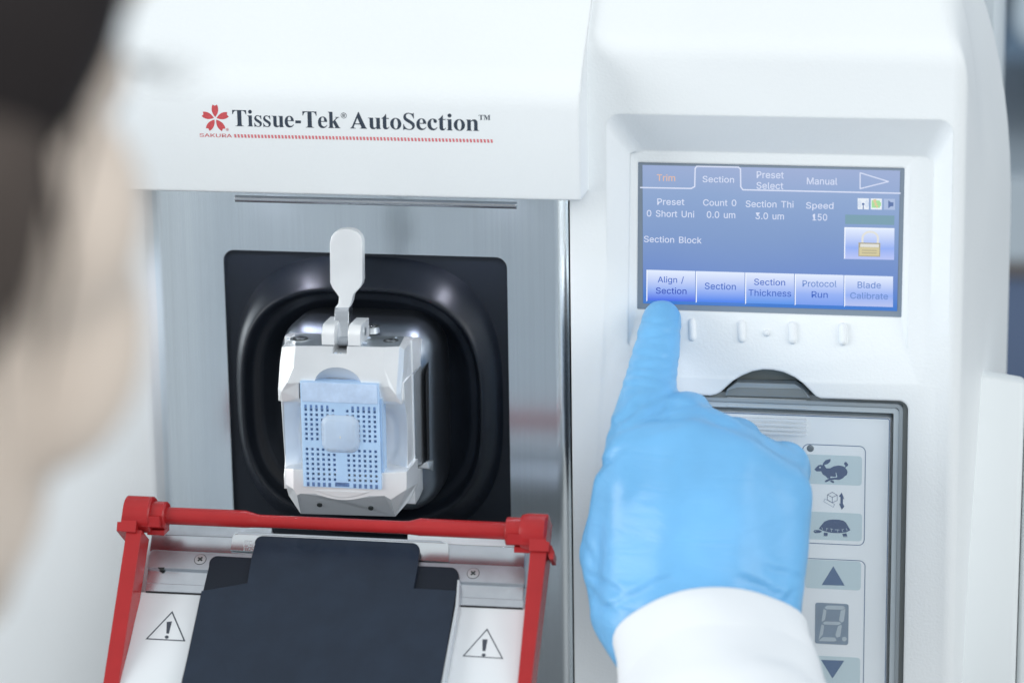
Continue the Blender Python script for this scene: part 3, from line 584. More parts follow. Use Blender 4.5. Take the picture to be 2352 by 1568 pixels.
# curled edge on the right, folding towards the viewer
xe = pt(1305, 900, -7).x
rad = (xe - sx1) * 1.15
cur = [(sx1 + 0.001 + rad * math.sin(a), -rad * (1 - math.cos(a))) for a in [math.radians(62 * k / 10) for k in range(11)]]
for (xa_, ya_), (xb2, yb2) in zip(cur, cur[1:]):
    mb.add([(xa_, ya_, ZB), (xb2, yb2, ZB), (xb2, yb2, zh0 + 8), (xa_, ya_, zh0 + 8)], [(0, 1, 2, 3)])
# soft fold on the left
cur = [(sx0 - 0.9 * math.sin(a), 0.9 * (1 - math.cos(a))) for a in [math.radians(80 * k / 5) for k in range(6)]]
for (xa_, ya_), (xb2, yb2) in zip(cur, cur[1:]):
    mb.add([(xa_, ya_, ZB), (xb2, yb2, ZB), (xb2, yb2, zh0 + 8), (xa_, ya_, zh0 + 8)], [(0, 1, 2, 3)])
steel = mb.build('steel_plate', M['steel'], mic, auto=40)
MB().box(xe - 4, XL + 1.5, 2, 4, ZB, zh0 + 4).build('seam_gap', M['black'], steel)
MB().box(xw - 2, sx0 + 1, 2, 4, ZB, zh0 + 4).build('seam_gap', M['black'], steel)
# --- rubber bellows: flat sheet, raised collar, inner well
def sup(x0, x1, z0, z1, y, e=3.2, n=96):
    out = []
    for k in range(n):
        a = 2 * math.pi * k / n; c, s = math.cos(a), math.sin(a)
        out.append(Vector(((x0 + x1) / 2 + (x1 - x0) / 2 * math.copysign(abs(c) ** (2 / e), c), y, (z0 + z1) / 2 + (z1 - z0) / 2 * math.copysign(abs(s) ** (2 / e), s))))
    return out
fx0, fx1, fz1, fz0 = pt(545, 900, 1).x, pt(1152, 900, 1).x, pt(850, 592, 1).z, pt(850, 1228, 1).z
fl = sup(fx0, fx1, fz0, fz1, 1.2, 2.9)
sheet = []
for q in fl:
    a = math.atan2(q.z - cz, q.x - cx)
    # project outwards to the opening rectangle
    k = min(abs((ox1 + 1.5 - cx) / math.cos(a)) if abs(math.cos(a)) > 1e-6 else 1e9, abs((oz1 + 1.5 - cz) / math.sin(a)) if abs(math.sin(a)) > 1e-6 else 1e9)
    sheet.append(Vector((cx + math.cos(a) * k, 1.2, cz + math.sin(a) * k)))
cyx, czz = (fx0 + fx1) / 2, (fz0 + fz1) / 2
def col(ix, iz, y, e=2.9): return sup(fx0 + ix, fx1 - ix, fz0 + iz, fz1 - iz, y, e)
loops = [col(-0.5, -0.5, 1.2), col(0, 0, 0.4), col(0.5, 1.0, -1.2), col(1.2, 2.6, -3.4), col(2.6, 5.2, -6.4), col(3.8, 7.4, -8.6), col(4.6, 8.6, -10.0), col(5.2, 9.2, -10.4), col(5.8, 9.9, -10.0), col(6.4, 10.6, -8.6), col(7.6, 11.8, -5.4), col(8.6, 12.8, -4.2), col(9.8, 14.0, -4.4), col(11.6, 15.6, -2.5), col(14, 18, 1), col(18, 22, 4), col(24, 26, 5)]
bel = MB().loft(loops, False, True).build('bellows', M['rubber'], mic, smooth=True)
MB().add(sheet + fl, ring_faces(sheet, fl)).build('mounting_sheet', M['plate'], bel)
# --- lamp rod under the head and two small work lights
za_ = pt(545, 457, -25).z; zb3 = pt(1183, 471, -25).z
MB().cyl((pt(541, 457, -25).x, -25, (za_ + zb3) / 2), (pt(1187, 470, -25).x, -25, (za_ + zb3) / 2), 1.25).build('lamp_rod', M['polished'], mic, auto=40)
for u, v in ((575, 462), (1128, 478)):
    p = pt(u, v, -18); p.z = zh0 + 1.2
    o_ = MB().cyl(p, p + Vector((0, 0, 3)), 2.0).build('work_light', mat('work_light_glow', (0.8, 0.8, 0.9), 0.3, emit=((0.80, 0.82, 1.0), 6)), mic)
    L = bpy.data.lights.new('work_lamp', 'SPOT'); L.energy = 0.22; L.color = (0.80, 0.82, 1.0); L.spot_size = math.radians(120); L.spot_blend = 0.8; L.shadow_soft_size = 0.002
    lo = bpy.data.objects.new('work_lamp', L); COL.objects.link(lo); lo.location = (p - Vector((0, 0, 0.8))) / 1000
    lo.rotation_euler = Vector((0, 0.35, -1)).to_track_quat('-Z', 'Y').to_euler()
# --- lettering on the head
hn = (0, -1, 0)
def H(u, v): q = pt(u, v, YH); return q
def A1(x, y): return H((780 + x / 3.7935) / 1.7415, (400 + y / 3.7935) / 1.7415)
def B1(x, y): return H((1350 + x / 3.6185) / 1.7415, (400 + y / 3.6185) / 1.7415)
zbase = (A1(690, 403).z + B1(310, 416).z + B1(1960, 445).z) / 3
def lv(p): return Vector((p.x, p.y, zbase))
def serif(s): return fill_loops(serif_loops(s))
cap = A1(690, 155).z - zbase
lay('title_lettering', serif('Tissue-Tek'), M['ink'], head, lv(A1(573, 400)), lv(A1(2207, 430)), Z, cap * 691 / 676)
lay('title_lettering', serif('AutoSection'), M['ink'], head, lv(B1(183, 416)), lv(B1(2052, 445)), Z, cap * 692 / 676)
p0, p1 = B1(2046, 290), B1(2214, 292); lay('trademark_sign', serif('TM'), M['ink'], head, p0, Vector((p1.x, p1.y, p0.z)), Z, B1(2100, 218).z - B1(2100, 290).z)
def ringdec(name, c, r, w, m_):
    return decal(name, [[c + Vector((math.cos(a) * r0, 0, math.sin(a) * r0)) for a, r0 in ((t0, r), (t1, r), (t1, r - w), (t0, r - w))] for t0, t1 in [(2 * math.pi * k / 24, 2 * math.pi * (k + 1) / 24) for k in range(24)]], m_, head)
c = A1(2257, 238); r_ = (A1(2300, 238) - A1(2214, 238)).length / 2
ringdec('registered_ring', c, r_, r_ * 0.16, M['ink'])
lay('registered_letter', sans('R', 0.03), M['ink'], head, c + Vector((-r_ * .42, 0, -r_ * .5)), c + Vector((r_ * .48, 0, -r_ * .5)), Z, r_ * 1.02)
c = A1(491, 450); r_ = (A1(511, 450) - A1(470, 450)).length / 2
ringdec('registered_ring', c, r_, r_ * 0.2, M['red_ink'])
lay('registered_letter', sans('R', 0.02), M['red_ink'], head, c + Vector((-r_ * .38, 0, -r_ * .5)), c + Vector((r_ * .42, 0, -r_ * .5)), Z, r_ * 1.0)
# blossom emblem: five notched petals
cc = A1(308, 282); Rp = A1(305, 68).z - cc.z
pet = [(0, 0.10), (0.09, 0.22), (0.17, 0.36), (0.225, 0.52), (0.24, 0.68), (0.22, 0.84), (0.165, 0.985), (0.0, 0.90)]
pet = pet + [(-x, y) for x, y in reversed(pet[1:-1])]
petals = []
for k in range(5):
    a = -2 * math.pi * k / 5
    petals.append([cc + Vector(((x * math.cos(a) - y * math.sin(a)) * Rp, 0, (x * math.sin(a) + y * math.cos(a)) * Rp)) for x, y in pet])
decal('blossom_emblem', petals, M['red_ink'], head)
zs = A1(320, 566).z
p0, p1 = A1(70, 560), A1(562, 568)
lay('maker_lettering', sans('SAKURA', 0.008), M['red_ink'], head, Vector((p0.x, p0.y, zs)), Vector((p1.x, p1.y, zs)), Z, A1(320, 512).z - zs)
a0, a1 = A1(592, 545), B1(2232, 592); NS = 76
z0_ = A1(640, 572).z; z1_ = A1(600, 520).z
st = []
for k in range(NS):
    x = A1(592, 520).x + (B1(2213, 568).x - A1(592, 520).x) * k / (NS - 1); w = 0.72; sh = A1(632, 573).x - A1(592, 520).x - 0.72
    st.append([Vector((x, YH, z1_)), Vector((x + w, YH, z1_)), Vector((x + w + sh, YH, z0_)), Vector((x + sh, YH, z0_))])
decal('hatched_line', st, mat('red_line_ink', (0.62, 0.16, 0.18), 0.5), head)

# --- touchscreen
def sc(x, y): return ppt((2540 + x / 2.1382) / 1.7415, (630 + y / 2.1382) / 1.7415, s_bl, s_n)
slab = MB().prism([s_bl + s_n * -0.5, s_br + s_n * -0.5, s_br + (s_tl - s_bl) + s_n * -0.5, s_tl + s_n * -0.5], (0, 3, 0))
scr = slab.build('touchscreen', mat('screen_bezel', (0.22, 0.27, 0.33), 0.25), mic)
SB = [s2l(64, 126, 214), s2l(110, 142, 208), s2l(132, 160, 208), s2l(146, 172, 214), s2l(166, 182, 220)]
def quad(name, c, mt, lift, parent=scr):
    return decal(name, [[sc(*q) for q in c]], mt, parent, s_n, lift)
disp = decal('display', [[s_bl + Vector((2.2, 0, 0)) + s_up * 2.2, s_br + Vector((-1.6, 0, 0)) + s_up * 2.2, s_br + Vector((-1.6, 0, 0)) + s_up * 52.3, s_bl + Vector((1.6, 0, 0)) + s_up * 52.3]], emis('display_light', SB[2], 0.86, (-26, 26, [(0.0, SB[0]), (0.06, SB[0]), (0.22, SB[1]), (0.5, SB[2]), (0.74, SB[3]), (1.0, SB[4])])), scr, s_n, -0.3)
W1 = emis('display_white', s2l(226, 234, 255), 0.85); OR = emis('display_orange', s2l(240, 196, 170), 0.85)
TB = [emis('button_text_deep', s2l(24, 60, 178), 0.9), emis('button_text_mid', s2l(60, 100, 194), 0.9), emis('button_text_pale', s2l(105, 138, 205), 0.9)]
def stext(s, xl, yl, xr, yr, cap, mt, lift=-0.1, bold=0.010):
    p0, p1 = sc(xl, yl), sc(xr, yr)
    h = cap / 2.1382 / 1.7415 * 0.1585 * 1.03
    lay('screen_text', sans(s, bold), mt, scr, p0, p1, s_up, h, s_n, lift)
stext('Trim', 187, 200, 343, 203, 54, OR)
stext('Section', 577, 211, 847, 217, 52, W1); stext('Preset', 1040, 176, 1272, 180, 55, W1)
stext('Select', 1038, 268, 1268, 272, 55, W1); stext('Manual', 1470, 230, 1730, 234, 54, W1)
stext('Preset', 190, 405, 422, 408, 52, W1); stext('Count 0', 582, 412, 866, 416, 52, W1)
stext('Section Thi', 946, 424, 1356, 430, 54, W1); stext('Speed', 1462, 437, 1697, 440, 52, W1)
stext('0 Short Uni', 100, 504, 506, 514, 54, W1); stext('0.0 um', 613, 516, 857, 520, 54, W1)
stext('3.0 um', 1030, 527, 1273, 531, 54, W1); stext('150', 1518, 538, 1643, 540, 54, W1)
stext('Section Block', 76, 723, 570, 735, 52, W1)
def sline(pts_, w, mt, name='screen_line', lift=-0.12):
    P = [sc(*p) for p in pts_]; w = w / 2.1382 / 1.7415 * 0.16 / 2; polys = []
    for a, b in zip(P, P[1:]):
        d = (b - a).normalized(); nn = d.cross(s_n).normalized() * w
        polys.append([a - nn - d * w * .5, b - nn + d * w * .5, b + nn + d * w * .5, a + nn - d * w * .5])
    return [(p, mt) for p in polys]
def sdec(name, items, mt): decal(name, [p for p, _ in items], mt, scr, s_n, -0.12)
sdec('tab_outline', sline([(45, 258), (480, 266), (510, 250), (514, 95), (528, 77), (884, 84), (902, 100), (904, 250), (922, 277), (2270, 307)], 11, W1), W1)
sdec('arrow_outline', sline([(1925, 132), (2168, 207), (1925, 268), (1925, 132)], 9, W1), W1)
# status icons
IW = emis('icon_white', s2l(236, 244, 252), 0.9); IG = emis('icon_grey', s2l(176, 194, 226), 0.9); IGR = emis('icon_green', s2l(170, 226, 160), 0.9)
IB = emis('icon_dark', s2l(96, 120, 170), 0.9); IO = emis('icon_amber', s2l(226, 204, 160), 0.9); IL = emis('icon_line', s2l(190, 208, 236), 0.9)
q1 = quad('status_icon', [(1904, 443), (1999, 445), (2000, 351), (1904, 349)], IW, -0.14)
q2 = quad('status_icon', [(2016, 445), (2111, 447), (2112, 353), (2016, 351)], IW, -0.14)
q3 = quad('status_icon', [(2129, 447), (2223, 449), (2224, 356), (2129, 354)], IG, -0.14)
def idec(name, polys, mt, lift=-0.06): decal(name, [[sc(*q) for q in p] for p in polys], mt, scr, s_n, lift)
idec('icon_mark', [[(1947, 443), (1957, 443), (1955, 405), (1949, 405)], [(1941, 405), (1952, 410), (1963, 405), (1963, 393), (1952, 388), (1941, 393)]], IB)
arcs = []
for r_ in (26, 36, 46):
    for s_ in (0, 1):
        for k in range(5):
            a0_ = math.radians(-50 + 20 * k + 180 * s_); a1_ = math.radians(-30 + 20 * k + 180 * s_)
            arcs.append([(1952 + rr * math.cos(a), 398 + rr * math.sin(a)) for a, rr in ((a0_, r_), (a1_, r_), (a1_, r_ - 4), (a0_, r_ - 4))])
idec('icon_mark', arcs, IL)
idec('icon_mark', [[(2024, 430), (2094, 431), (2095, 415), (2104, 415), (2104, 384), (2095, 384), (2095, 368), (2024, 366)]], IGR, -0.08)
idec('icon_mark', [[(2038, 358), (2066, 358), (2058, 388), (2072, 388), (2066, 410), (2080, 410), (2072, 440), (2060, 412), (2046, 412), (2052, 390), (2040, 390)]], IO, -0.04)
idec('icon_mark', [[(2166, 436), (2188, 418), (2210, 418), (2210, 384), (2188, 384), (2166, 366)]], IB, -0.08)
quad('progress_bar', [(1797, 569), (2217, 578), (2219, 498), (1798, 489)], emis('progress_green', s2l(128, 166, 182), 0.85), -0.14)
BG = lambda lo, deep: emis('button_light', s2l(190, 206, 245), 0.92, (lo, -lo, [(0.0, deep), (0.35, s2l(150, 178, 244)), (0.75, s2l(205, 218, 250)), (1.0, s2l(228, 238, 255))]))
quad('lock_button', [(1790, 868), (2216, 876), (2219, 607), (1791, 598)], BG(-5.2, s2l(186, 198, 246)), -0.14)
idec('button_edge', [[(1788, 868), (1797, 860), (1800, 606), (1791, 597)], [(1791, 597), (1800, 606), (2212, 613), (2220, 606)]], emis('edge_white', s2l(244, 248, 255), 0.95), -0.1)
LB = emis('lock_gold', s2l(214, 204, 160), 0.9); LB2 = emis('lock_gold_dark', s2l(176, 168, 140), 0.9); LS = emis('lock_shackle', s2l(226, 226, 220), 0.92)
idec('lock_icon', [[(1910, 845), (2096, 850), (2098, 732), (1912, 727)]], LB2, -0.09)
idec('lock_icon', [[(1918, 838), (2088, 842), (2090, 770), (1919, 767)]], LB, -0.06)
idec('lock_icon', [[(1926, 765), (2086, 769), (2087, 742), (1927, 738)]], LS, -0.06)
idec('lock_icon', [[(1940, 790), (2068, 793), (2068, 800), (1940, 797)], [(1940, 812), (2068, 815), (2068, 822), (1940, 819)]], LB2, -0.04)
sh = [(2012 + 66 * math.cos(a), 690 - 54 * math.sin(a)) for a in [math.radians(180 - 15 * k) for k in range(13)]]
sh = [(1944, 738)] + sh + [(2076, 740)]
sdec('lock_shackle', sline(sh, 17, LS), LS)
xsb = [97, 520, 942, 1366, 1789, 2212]
for k in range(5):
    x0, x1 = xsb[k] + 2, xsb[k + 1] - 6; yt0, yb0_ = 960 + (x0 - 97) * 0.0272, 1222 + (x0 - 97) * 0.0272
    dd = (x1 - x0) * 0.0272
    deep = [s2l(70, 108, 232), s2l(72, 130, 238), s2l(92, 150, 236), s2l(122, 158, 238), s2l(184, 196, 240)][k]
    quad('screen_button', [(x0, yb0_), (x1, yb0_ + dd), (x1 + 1, yt0 + dd), (x0, yt0)], BG(-5.2, deep), -0.14)
    idec('button_edge', [[(x0 - 2, yb0_ + 10), (x0 + 6, yb0_), (x0 + 7, yt0 + 8), (x0 - 1, yt0)]], emis('edge_white', s2l(244, 248, 255), 0.95), -0.1)
T0, T1, T2 = TB
stext('Align /', 194, 1068, 418, 1072, 52, T1); stext('Section', 178, 1163, 440, 1168, 52, T0)
stext('Section', 596, 1125, 862, 1131, 54, T1); stext('Section', 1018, 1089, 1284, 1095, 52, T1); stext('Thickness', 970, 1182, 1335, 1190, 54, T1)
stext('Protocol', 1432, 1104, 1724, 1108, 52, T2); stext('Run', 1510, 1197, 1648, 1200, 52, T1)
stext('Blade', 1903, 1116, 2103, 1119, 52, T2); stext('Calibrate', 1840, 1206, 2163, 1213, 52, T2)

# --- keypad behind its clear cover
YK = -9.2
def K(x, y, yy=YK): return pt((2780 + x / 1.1783) / 1.7415, (1400 + y / 1.1783) / 1.7415, yy)
pz1 = K(600, 308).z; px1 = K(913, 800).x; px0 = kx0 + (kx1 - px1)
pad = MB().loft([rrect(px0, px1, -172, pz1, 0.8, -2.7), rrect(px0, px1, -172, pz1, 0.8, YK)]).build('keypad', M['keypanel'], mic)
mb = MB(); mb.box(kx0 + 0.2, kx1 - 0.2, -2.62, -2.58, -175, kz + 12); mb.build('recess_floor', M['recess'], mic)
def frame(x0, x1, z0, z1, r, w, y0, y1):
    o = rrect(x0, x1, z0, z1, r, y0); i = rrect(x0 + w, x1 - w, z0 + w, z1 - w, max(r - w, 0.3), y0); n = len(o)
    mb = MB(); of, if_ = o, i; ob = [Vector((q.x, y1, q.z)) for q in o]; ib = [Vector((q.x, y1, q.z)) for q in i]
    for a, b in ((ob, of), (of, if_), (if_, ib)): mb.add(a + b, [(k, (k + 1) % n, n + (k + 1) % n, n + k) for k in range(n)])
    return mb
g = 0.35
frame(kx0 + g, kx1 - g, -174, kz - g, 3.2, 1.7, -10.4, -2.8).build('cover_gasket', M['rimdark'], pad, auto=40)
frame(kx0 + 1.9, kx1 - 1.9, -173, kz - 1.9, 2.6, 1.5, -12.6, -3).build('cover_rim', M['rim'], pad, auto=40)
frame(kx0 + 3.3, kx1 - 3.3, -172, kz - 3.6, 1.9, 2.0, -12.0, -3).build('cover_edge', M['rimlight'], pad, auto=40)
frame(px0 + 0.2, px1 - 0.1, -171, pz1 - 0.1, 1.0, 0.35, YK - 0.15, YK - 0.05).build('panel_border', M['navy2'], pad)
pane = mat('cover_pane', (0.85, 0.90, 0.95), 0.08, alpha=0.05)
MB().loft([rrect(px0 - 1, px1 + 1, -171, pz1 + 1, 1, -11.6), rrect(px0 - 1, px1 + 1, -171, pz1 + 1, 1, -11.0)]).build('clear_cover', pane, pad)
# thumb tab and grip ribs on the cover's top edge
tb = [K(x, y, -11.6) for x, y in ((143, 214), (150, 185), (195, 152), (470, 160), (515, 190), (545, 226))]
MB().prism(tb, (0, 5, 0)).build('thumb_tab', M['rim'], pad)
tb2 = [K(x, y, -12.1) for x, y in ((152, 212), (158, 190), (200, 178), (505, 186), (530, 222))]
MB().prism(tb2, (0, 0.6, 0)).build('tab_face', M['rimdark'], pad)
tb3 = [K(x, y, -4) for x, y in ((120, 152), (560, 160), (560, 146), (120, 138))]
MB().prism(tb3, (0, 1, 0)).build('recess_slot', M['black'], pad)
for y0 in (228, 262, 322, 345, 366, 386):
    a, b = K(150 if y0 < 300 else 205, y0, -12.0), K(526, y0 + 10, -12.0)
    zz = (a.z + b.z) / 2
    MB().loft([rrect(a.x, b.x, zz - 0.45, zz + 0.45, 0.3, -11.5), rrect(a.x, b.x, zz - 0.4, zz + 0.4, 0.3, -12.3)]).build('grip_rib', M['rimlight'] if y0 < 300 else mat('clear_rib', (0.9, 0.94, 0.97), 0.15, alpha=0.55), pad)
def kdec(name, polys, mt, lift=0.10, parent=pad): return decal(name, [[K(*q) for q in p] for p in polys], mt, parent, (0, -1, 0), lift)
def krr(x0, y0, x1, y1, r):
    a, b = K(x0, y0), K(x1, y1); rr = r / 1.1783 / 1.7415 * 0.16
    return rrect(a.x, b.x, b.z, a.z, rr, YK)
def kbox(name, c, r, mt, lift): return decal(name, [krr(*c, r)], mt, pad, (0, -1, 0), lift)
def kline(name, c, r, w):
    o = krr(*c, r); cx_, cz_ = sum((q.x for q in o)) / len(o), sum((q.z for q in o)) / len(o); n = len(o)
    i = []
    for k in range(n):
        d = (o[(k + 1) % n] - o[k - 1]).normalized(); i.append(o[k] + Vector((0, 1, 0)).cross(d) * -w if (Vector((0, 1, 0)).cross(d) * -w).dot(Vector((cx_, YK, cz_)) - o[k]) > 0 else o[k] + Vector((0, 1, 0)).cross(d) * w)
    return decal(name, [[o[k], o[(k + 1) % n], i[(k + 1) % n], i[k]] for k in range(n)], M['navy2'], pad, (0, -1, 0), 0.08)
wln = 0.28
kline('key_frame', (506, 440, 799, 921), 30, wln); kline('key_frame', (499, 976, 794, 1650), 30, wln)
dxp = K(506, 700).x - K(799, 700).x - 3.0
for nm, c in (('key', (518, 489, 786, 638)), ('key', (523, 758, 786, 900)), ('key', (520, 983, 781, 1131)), ('key', (516, 1434, 777, 1590)), ('key', (250, 1202, 468, 1340))):
    kbox(nm, c, 16, M['key'], 0.07)
def Rb(x, y): u, v = (3200 + x / 3.5643) / 1.7415, (1740 + y / 3.5643) / 1.7415; return pt(u, v, YK)
def rdec(name, polys, mt, lift): return decal(name, [[Rb(*q) for q in p] for p in polys], mt, pad, (0, -1, 0), lift)
rdec('hare_symbol', [[(205, 485), (232, 455), (262, 425), (300, 418), (322, 425), (330, 395), (365, 352), (438, 334), (432, 375), (395, 408), (345, 422), (375, 468), (425, 470), (480, 440), (545, 428), (600, 434), (638, 452), (668, 490), (680, 520), (668, 565), (640, 580), (610, 612), (560, 634), (500, 630), (430, 640), (372, 668), (350, 660), (365, 640), (420, 612), (392, 612), (372, 585), (325, 555), (305, 520), (300, 510), (262, 514), (235, 512)],
  [(640, 452), (648, 432), (628, 410), (632, 388), (655, 375), (688, 412), (684, 432), (660, 448), (652, 462)], [(422, 652), (452, 640), (480, 650), (494, 676), (482, 670), (476, 682), (450, 668)]], M['navy'], 0.12)
rdec('hare_highlight', [[(510, 525), (518, 530), (532, 595), (524, 598), (432, 606), (434, 584), (500, 592), (516, 580)], [(272, 455), (280, 445), (292, 445), (300, 455), (292, 466), (280, 466)]], M['key'], 0.16)
def strokes(name, segs, w, mt, lift=0.12):
    polys = []
    for a, b in segs:
        a, b = Rb(*a), Rb(*b); d = (b - a).normalized(); nn = Vector((0, 1, 0)).cross(d) * w / 2
        polys.append([a - nn - d * w / 2, b - nn + d * w / 2, b + nn + d * w / 2, a + nn - d * w / 2])
    decal(name, polys, mt, pad, (0, -1, 0), lift)
cb = [(461, 809), (531, 850), (531, 925), (462, 958), (392, 918), (392, 845), (461, 882)]
strokes('cube_symbol', [(cb[0], cb[1]), (cb[1], cb[2]), (cb[2], cb[3]), (cb[3], cb[4]), (cb[4], cb[5]), (cb[5], cb[0]), (cb[5], cb[6]), (cb[6], cb[1]), (cb[6], cb[3])], 0.17, M['navy'])
strokes('knife_symbol', [((357, 903), (494, 980)), ((494, 980), (476, 1022)), ((476, 1022), (338, 942)), ((338, 942), (357, 903))], 0.12, M['navy2'])
rdec('arrow_symbol', [[(596, 814), (632, 908), (614, 902), (612, 970), (632, 1012), (596, 1060), (557, 968), (576, 976), (577, 880), (557, 866)]], M['navy'], 0.12)
rdec('tortoise_symbol', [[(268, 1330), (300, 1285), (345, 1230), (400, 1205), (470, 1196), (560, 1200), (620, 1215), (655, 1240), (690, 1300), (718, 1350), (660, 1380), (560, 1392), (440, 1388), (340, 1362)],
  [(192, 1362), (205, 1350), (250, 1345), (285, 1350), (318, 1370), (280, 1388), (215, 1392), (200, 1382)], [(340, 1382), (398, 1390), (390, 1440), (338, 1438)], [(602, 1402), (662, 1392), (680, 1450), (618, 1448)]], M['navy'], 0.12)
sh_ = [((312, 1308), (322, 1340)), ((380, 1325), (376, 1352)), ((400, 1330), (376, 1322)), ((450, 1335), (448, 1368)), ((470, 1336), (430, 1328)), ((538, 1348), (540, 1378)), ((560, 1345), (500, 1342)), ((602, 1340), (612, 1372)), ((622, 1334), (598, 1344)), ((662, 1325), (672, 1355)), ((210, 1368), (228, 1362)), ((345, 1432), (386, 1434)), ((622, 1440), (676, 1442))]
strokes('shell_marking', sh_, 0.14, M['key'], 0.16)
MB().sphere(Rb(147, 187) + Vector((0, 0.1, 0)), (1.35, 0.5, 1.35)).build('indicator_lamp', M['led_grey'], pad, smooth=True)
kdec('up_symbol', [[(652, 1016), (706, 1108), (597, 1105)]], M['navy2'])
kdec('down_symbol', [[(594, 1457), (704, 1461), (648, 1545)]], M['navy2'])
kbox('digit_window', (567, 1187, 722, 1388), 12, M['segbox'], 0.08)
segp = {'a': [(610, 1212), (622, 1201), (698, 1203), (709, 1212), (694, 1221), (622, 1219)], 'b': [(710, 1216), (702, 1274), (692, 1282), (679, 1271), (687, 1226)], 'f': [(606, 1217), (620, 1224), (613, 1268), (600, 1278), (597, 1272)],
        'g': [(602, 1284), (613, 1276), (680, 1278), (690, 1286), (676, 1293), (611, 1291)], 'e': [(597, 1289), (609, 1296), (603, 1338), (582, 1362)], 'c': [(690, 1291), (692, 1298), (684, 1348), (668, 1352), (662, 1340), (674, 1298)], 'd': [(582, 1366), (604, 1350), (660, 1352), (668, 1366), (658, 1370), (590, 1369)]}
for s_ in segp.values(): kdec('digit_segment', [s_], M['seg'], 0.14)
kdec('decimal_point', [[(704 + 11 * math.cos(2 * math.pi * k / 16), 1359 + 11 * math.sin(2 * math.pi * k / 16)) for k in range(16)]], M['seg'], 0.14)
# ================================================================== specimen clamp in front of the bellows
clamp = thing('specimen_clamp', 'silver metal specimen clamp with upright lever, gripping the blue cassette in the black bellows', 'clamp', (-50, -20, -25))
def C(x, y, Y): return pt(603 + x / 3.0346, 689 + y / 3.0346, Y)
# barrel coming out of the bellows
bx0, bx1, bz1, bz0 = C(150, 700, -14).x, C(1228, 700, -14).x, C(700, 130, -14).z, C(700, 1440, -14).z
def br(i, y): return rrect(bx0 + i, bx1 - i, bz0 + i, bz1 - i, 12.0 - min(i, 8) * 0.6, y, 10)
MB().loft([br(0, 6), br(0, -12), br(0.6, -16.5), br(2.0, -20.5), br(4.2, -23.2), br(6.5, -24.5)]).build('barrel', M['barrel'], clamp, auto=50)
# black slot down the barrel's right flank, with its bright lip
sl = [C(1138, 512, -24.6), C(1160, 428, -20), C(1168, 520, -17), C(1186, 1090, -15.5), C(1180, 1096, -17), C(1150, 1122, -24.8)]
MB().prism(sl, (0, -0.5, 0)).build('slot', M['black'], clamp)
MB().tube([C(1167, 470, -19), C(1176, 760, -18), C(1187, 1092, -17)], 0.16, 8).build('slot_lip', M['polished'], clamp)
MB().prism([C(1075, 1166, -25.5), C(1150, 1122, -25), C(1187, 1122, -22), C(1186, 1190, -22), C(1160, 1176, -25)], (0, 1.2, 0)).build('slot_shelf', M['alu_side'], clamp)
# rear carrier: plate with a rounded shoulder, seen on the right flank
def sideprism(name, pr, x0, x1, mt, auto=30):
    """profile in depth/height, extruded across"""
    return MB().loft([[Vector((x0, p.y, p.z)) for p in pr], [Vector((x1, p.y, p.z)) for p in pr]]).build(name, mt, clamp, auto=auto)
YR0, YR1 = -36.0, -25.0
xr = C(1045, 400, YR0).x; xl = C(150, 800, YR0).x + 1.2
zt_r = C(1045, 283, YR0).z
zs = C(1050, 513, YR0).z
dep = 25.0
pr = [Vector((0, YR0, zs + 0.1)), Vector((0, YR0, zt_r))] + [Vector((0, YR0 + 0.5 + dep * math.sin(a), zt_r - (zt_r - C(1138, 470, -12).z) * (1 - math.cos(a)))) for a in [math.radians(90 * k / 12) for k in range(1, 13)]] + [Vector((0, YR0 + dep, zs + 0.1))]
sideprism('carrier_shoulder', pr, xl, xr, M['alu'])
zlo = C(1075, 1160, YR0).z
pr = [Vector((0, YR0, zs - 0.1)), Vector((0, YR0 + dep, zs - 0.1)), Vector((0, YR0 + dep, C(1155, 1112, -11).z)), Vector((0, YR0, zlo))]
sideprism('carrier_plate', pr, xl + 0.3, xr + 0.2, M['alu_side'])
zb1 = C(1075, 1172, YR0).z
pr = [Vector((0, YR0, zb1)), Vector((0, YR0 + dep, C(1162, 1172, -11).z))] + [Vector((0, YR0 + dep * math.cos(a), zb1 - 12.5 * math.sin(a) - 1)) for a in [math.radians(90 * k / 10) for k in range(0, 11)]]
sideprism('carrier_foot', pr, xl + 0.5, xr - 0.2, M['alu'])
# middle block with the two scooped grips
YM, YJ = -48.5, -52.0
xm0, xm1 = C(138, 900, YM).x, C(1003, 1190, YM).x
zm1, zm0 = C(560, 560, YM).z, C(560, 1330, YM).z
mb = MB()
pr = [Vector((x, 0, 0)) for x in (xm0, xm1)]
NX, NZ = 28, 26
def scoop(x, z):
    # shallow turned hollows left and right of the cassette
    for xe_, s_ in ((xm0, 1), (xm1, -1)):
        a = (x - xe_) * s_
        if 0 <= a <= 14:
            zc = (C(0, 935, YM).z); dz = (z - zc) / 14.3
            if abs(dz) < 1:
                return min(7.0, 11 * max(0, math.sqrt(1 - dz * dz) - 0.12) * min(1, (a + 2.0) / 9) ** 0.8)
    return 0
grid = [[Vector((xm0 + (xm1 - xm0) * i / NX, YM + scoop(xm0 + (xm1 - xm0) * i / NX, zm0 + (zm1 - zm0) * j / NZ), zm0 + (zm1 - zm0) * j / NZ)) for i in range(NX + 1)] for j in range(NZ + 1)]
vs = [q for r in grid for q in r]
fs = [(j * (NX + 1) + i, j * (NX + 1) + i + 1, (j + 1) * (NX + 1) + i + 1, (j + 1) * (NX + 1) + i) for j in range(NZ) for i in range(NX)]
per = [grid[0][i] for i in range(NX + 1)] + [grid[j][NX] for j in range(1, NZ + 1)] + [grid[NZ][i] for i in range(NX - 1, -1, -1)] + [grid[j][0] for j in range(NZ - 1, 0, -1)]
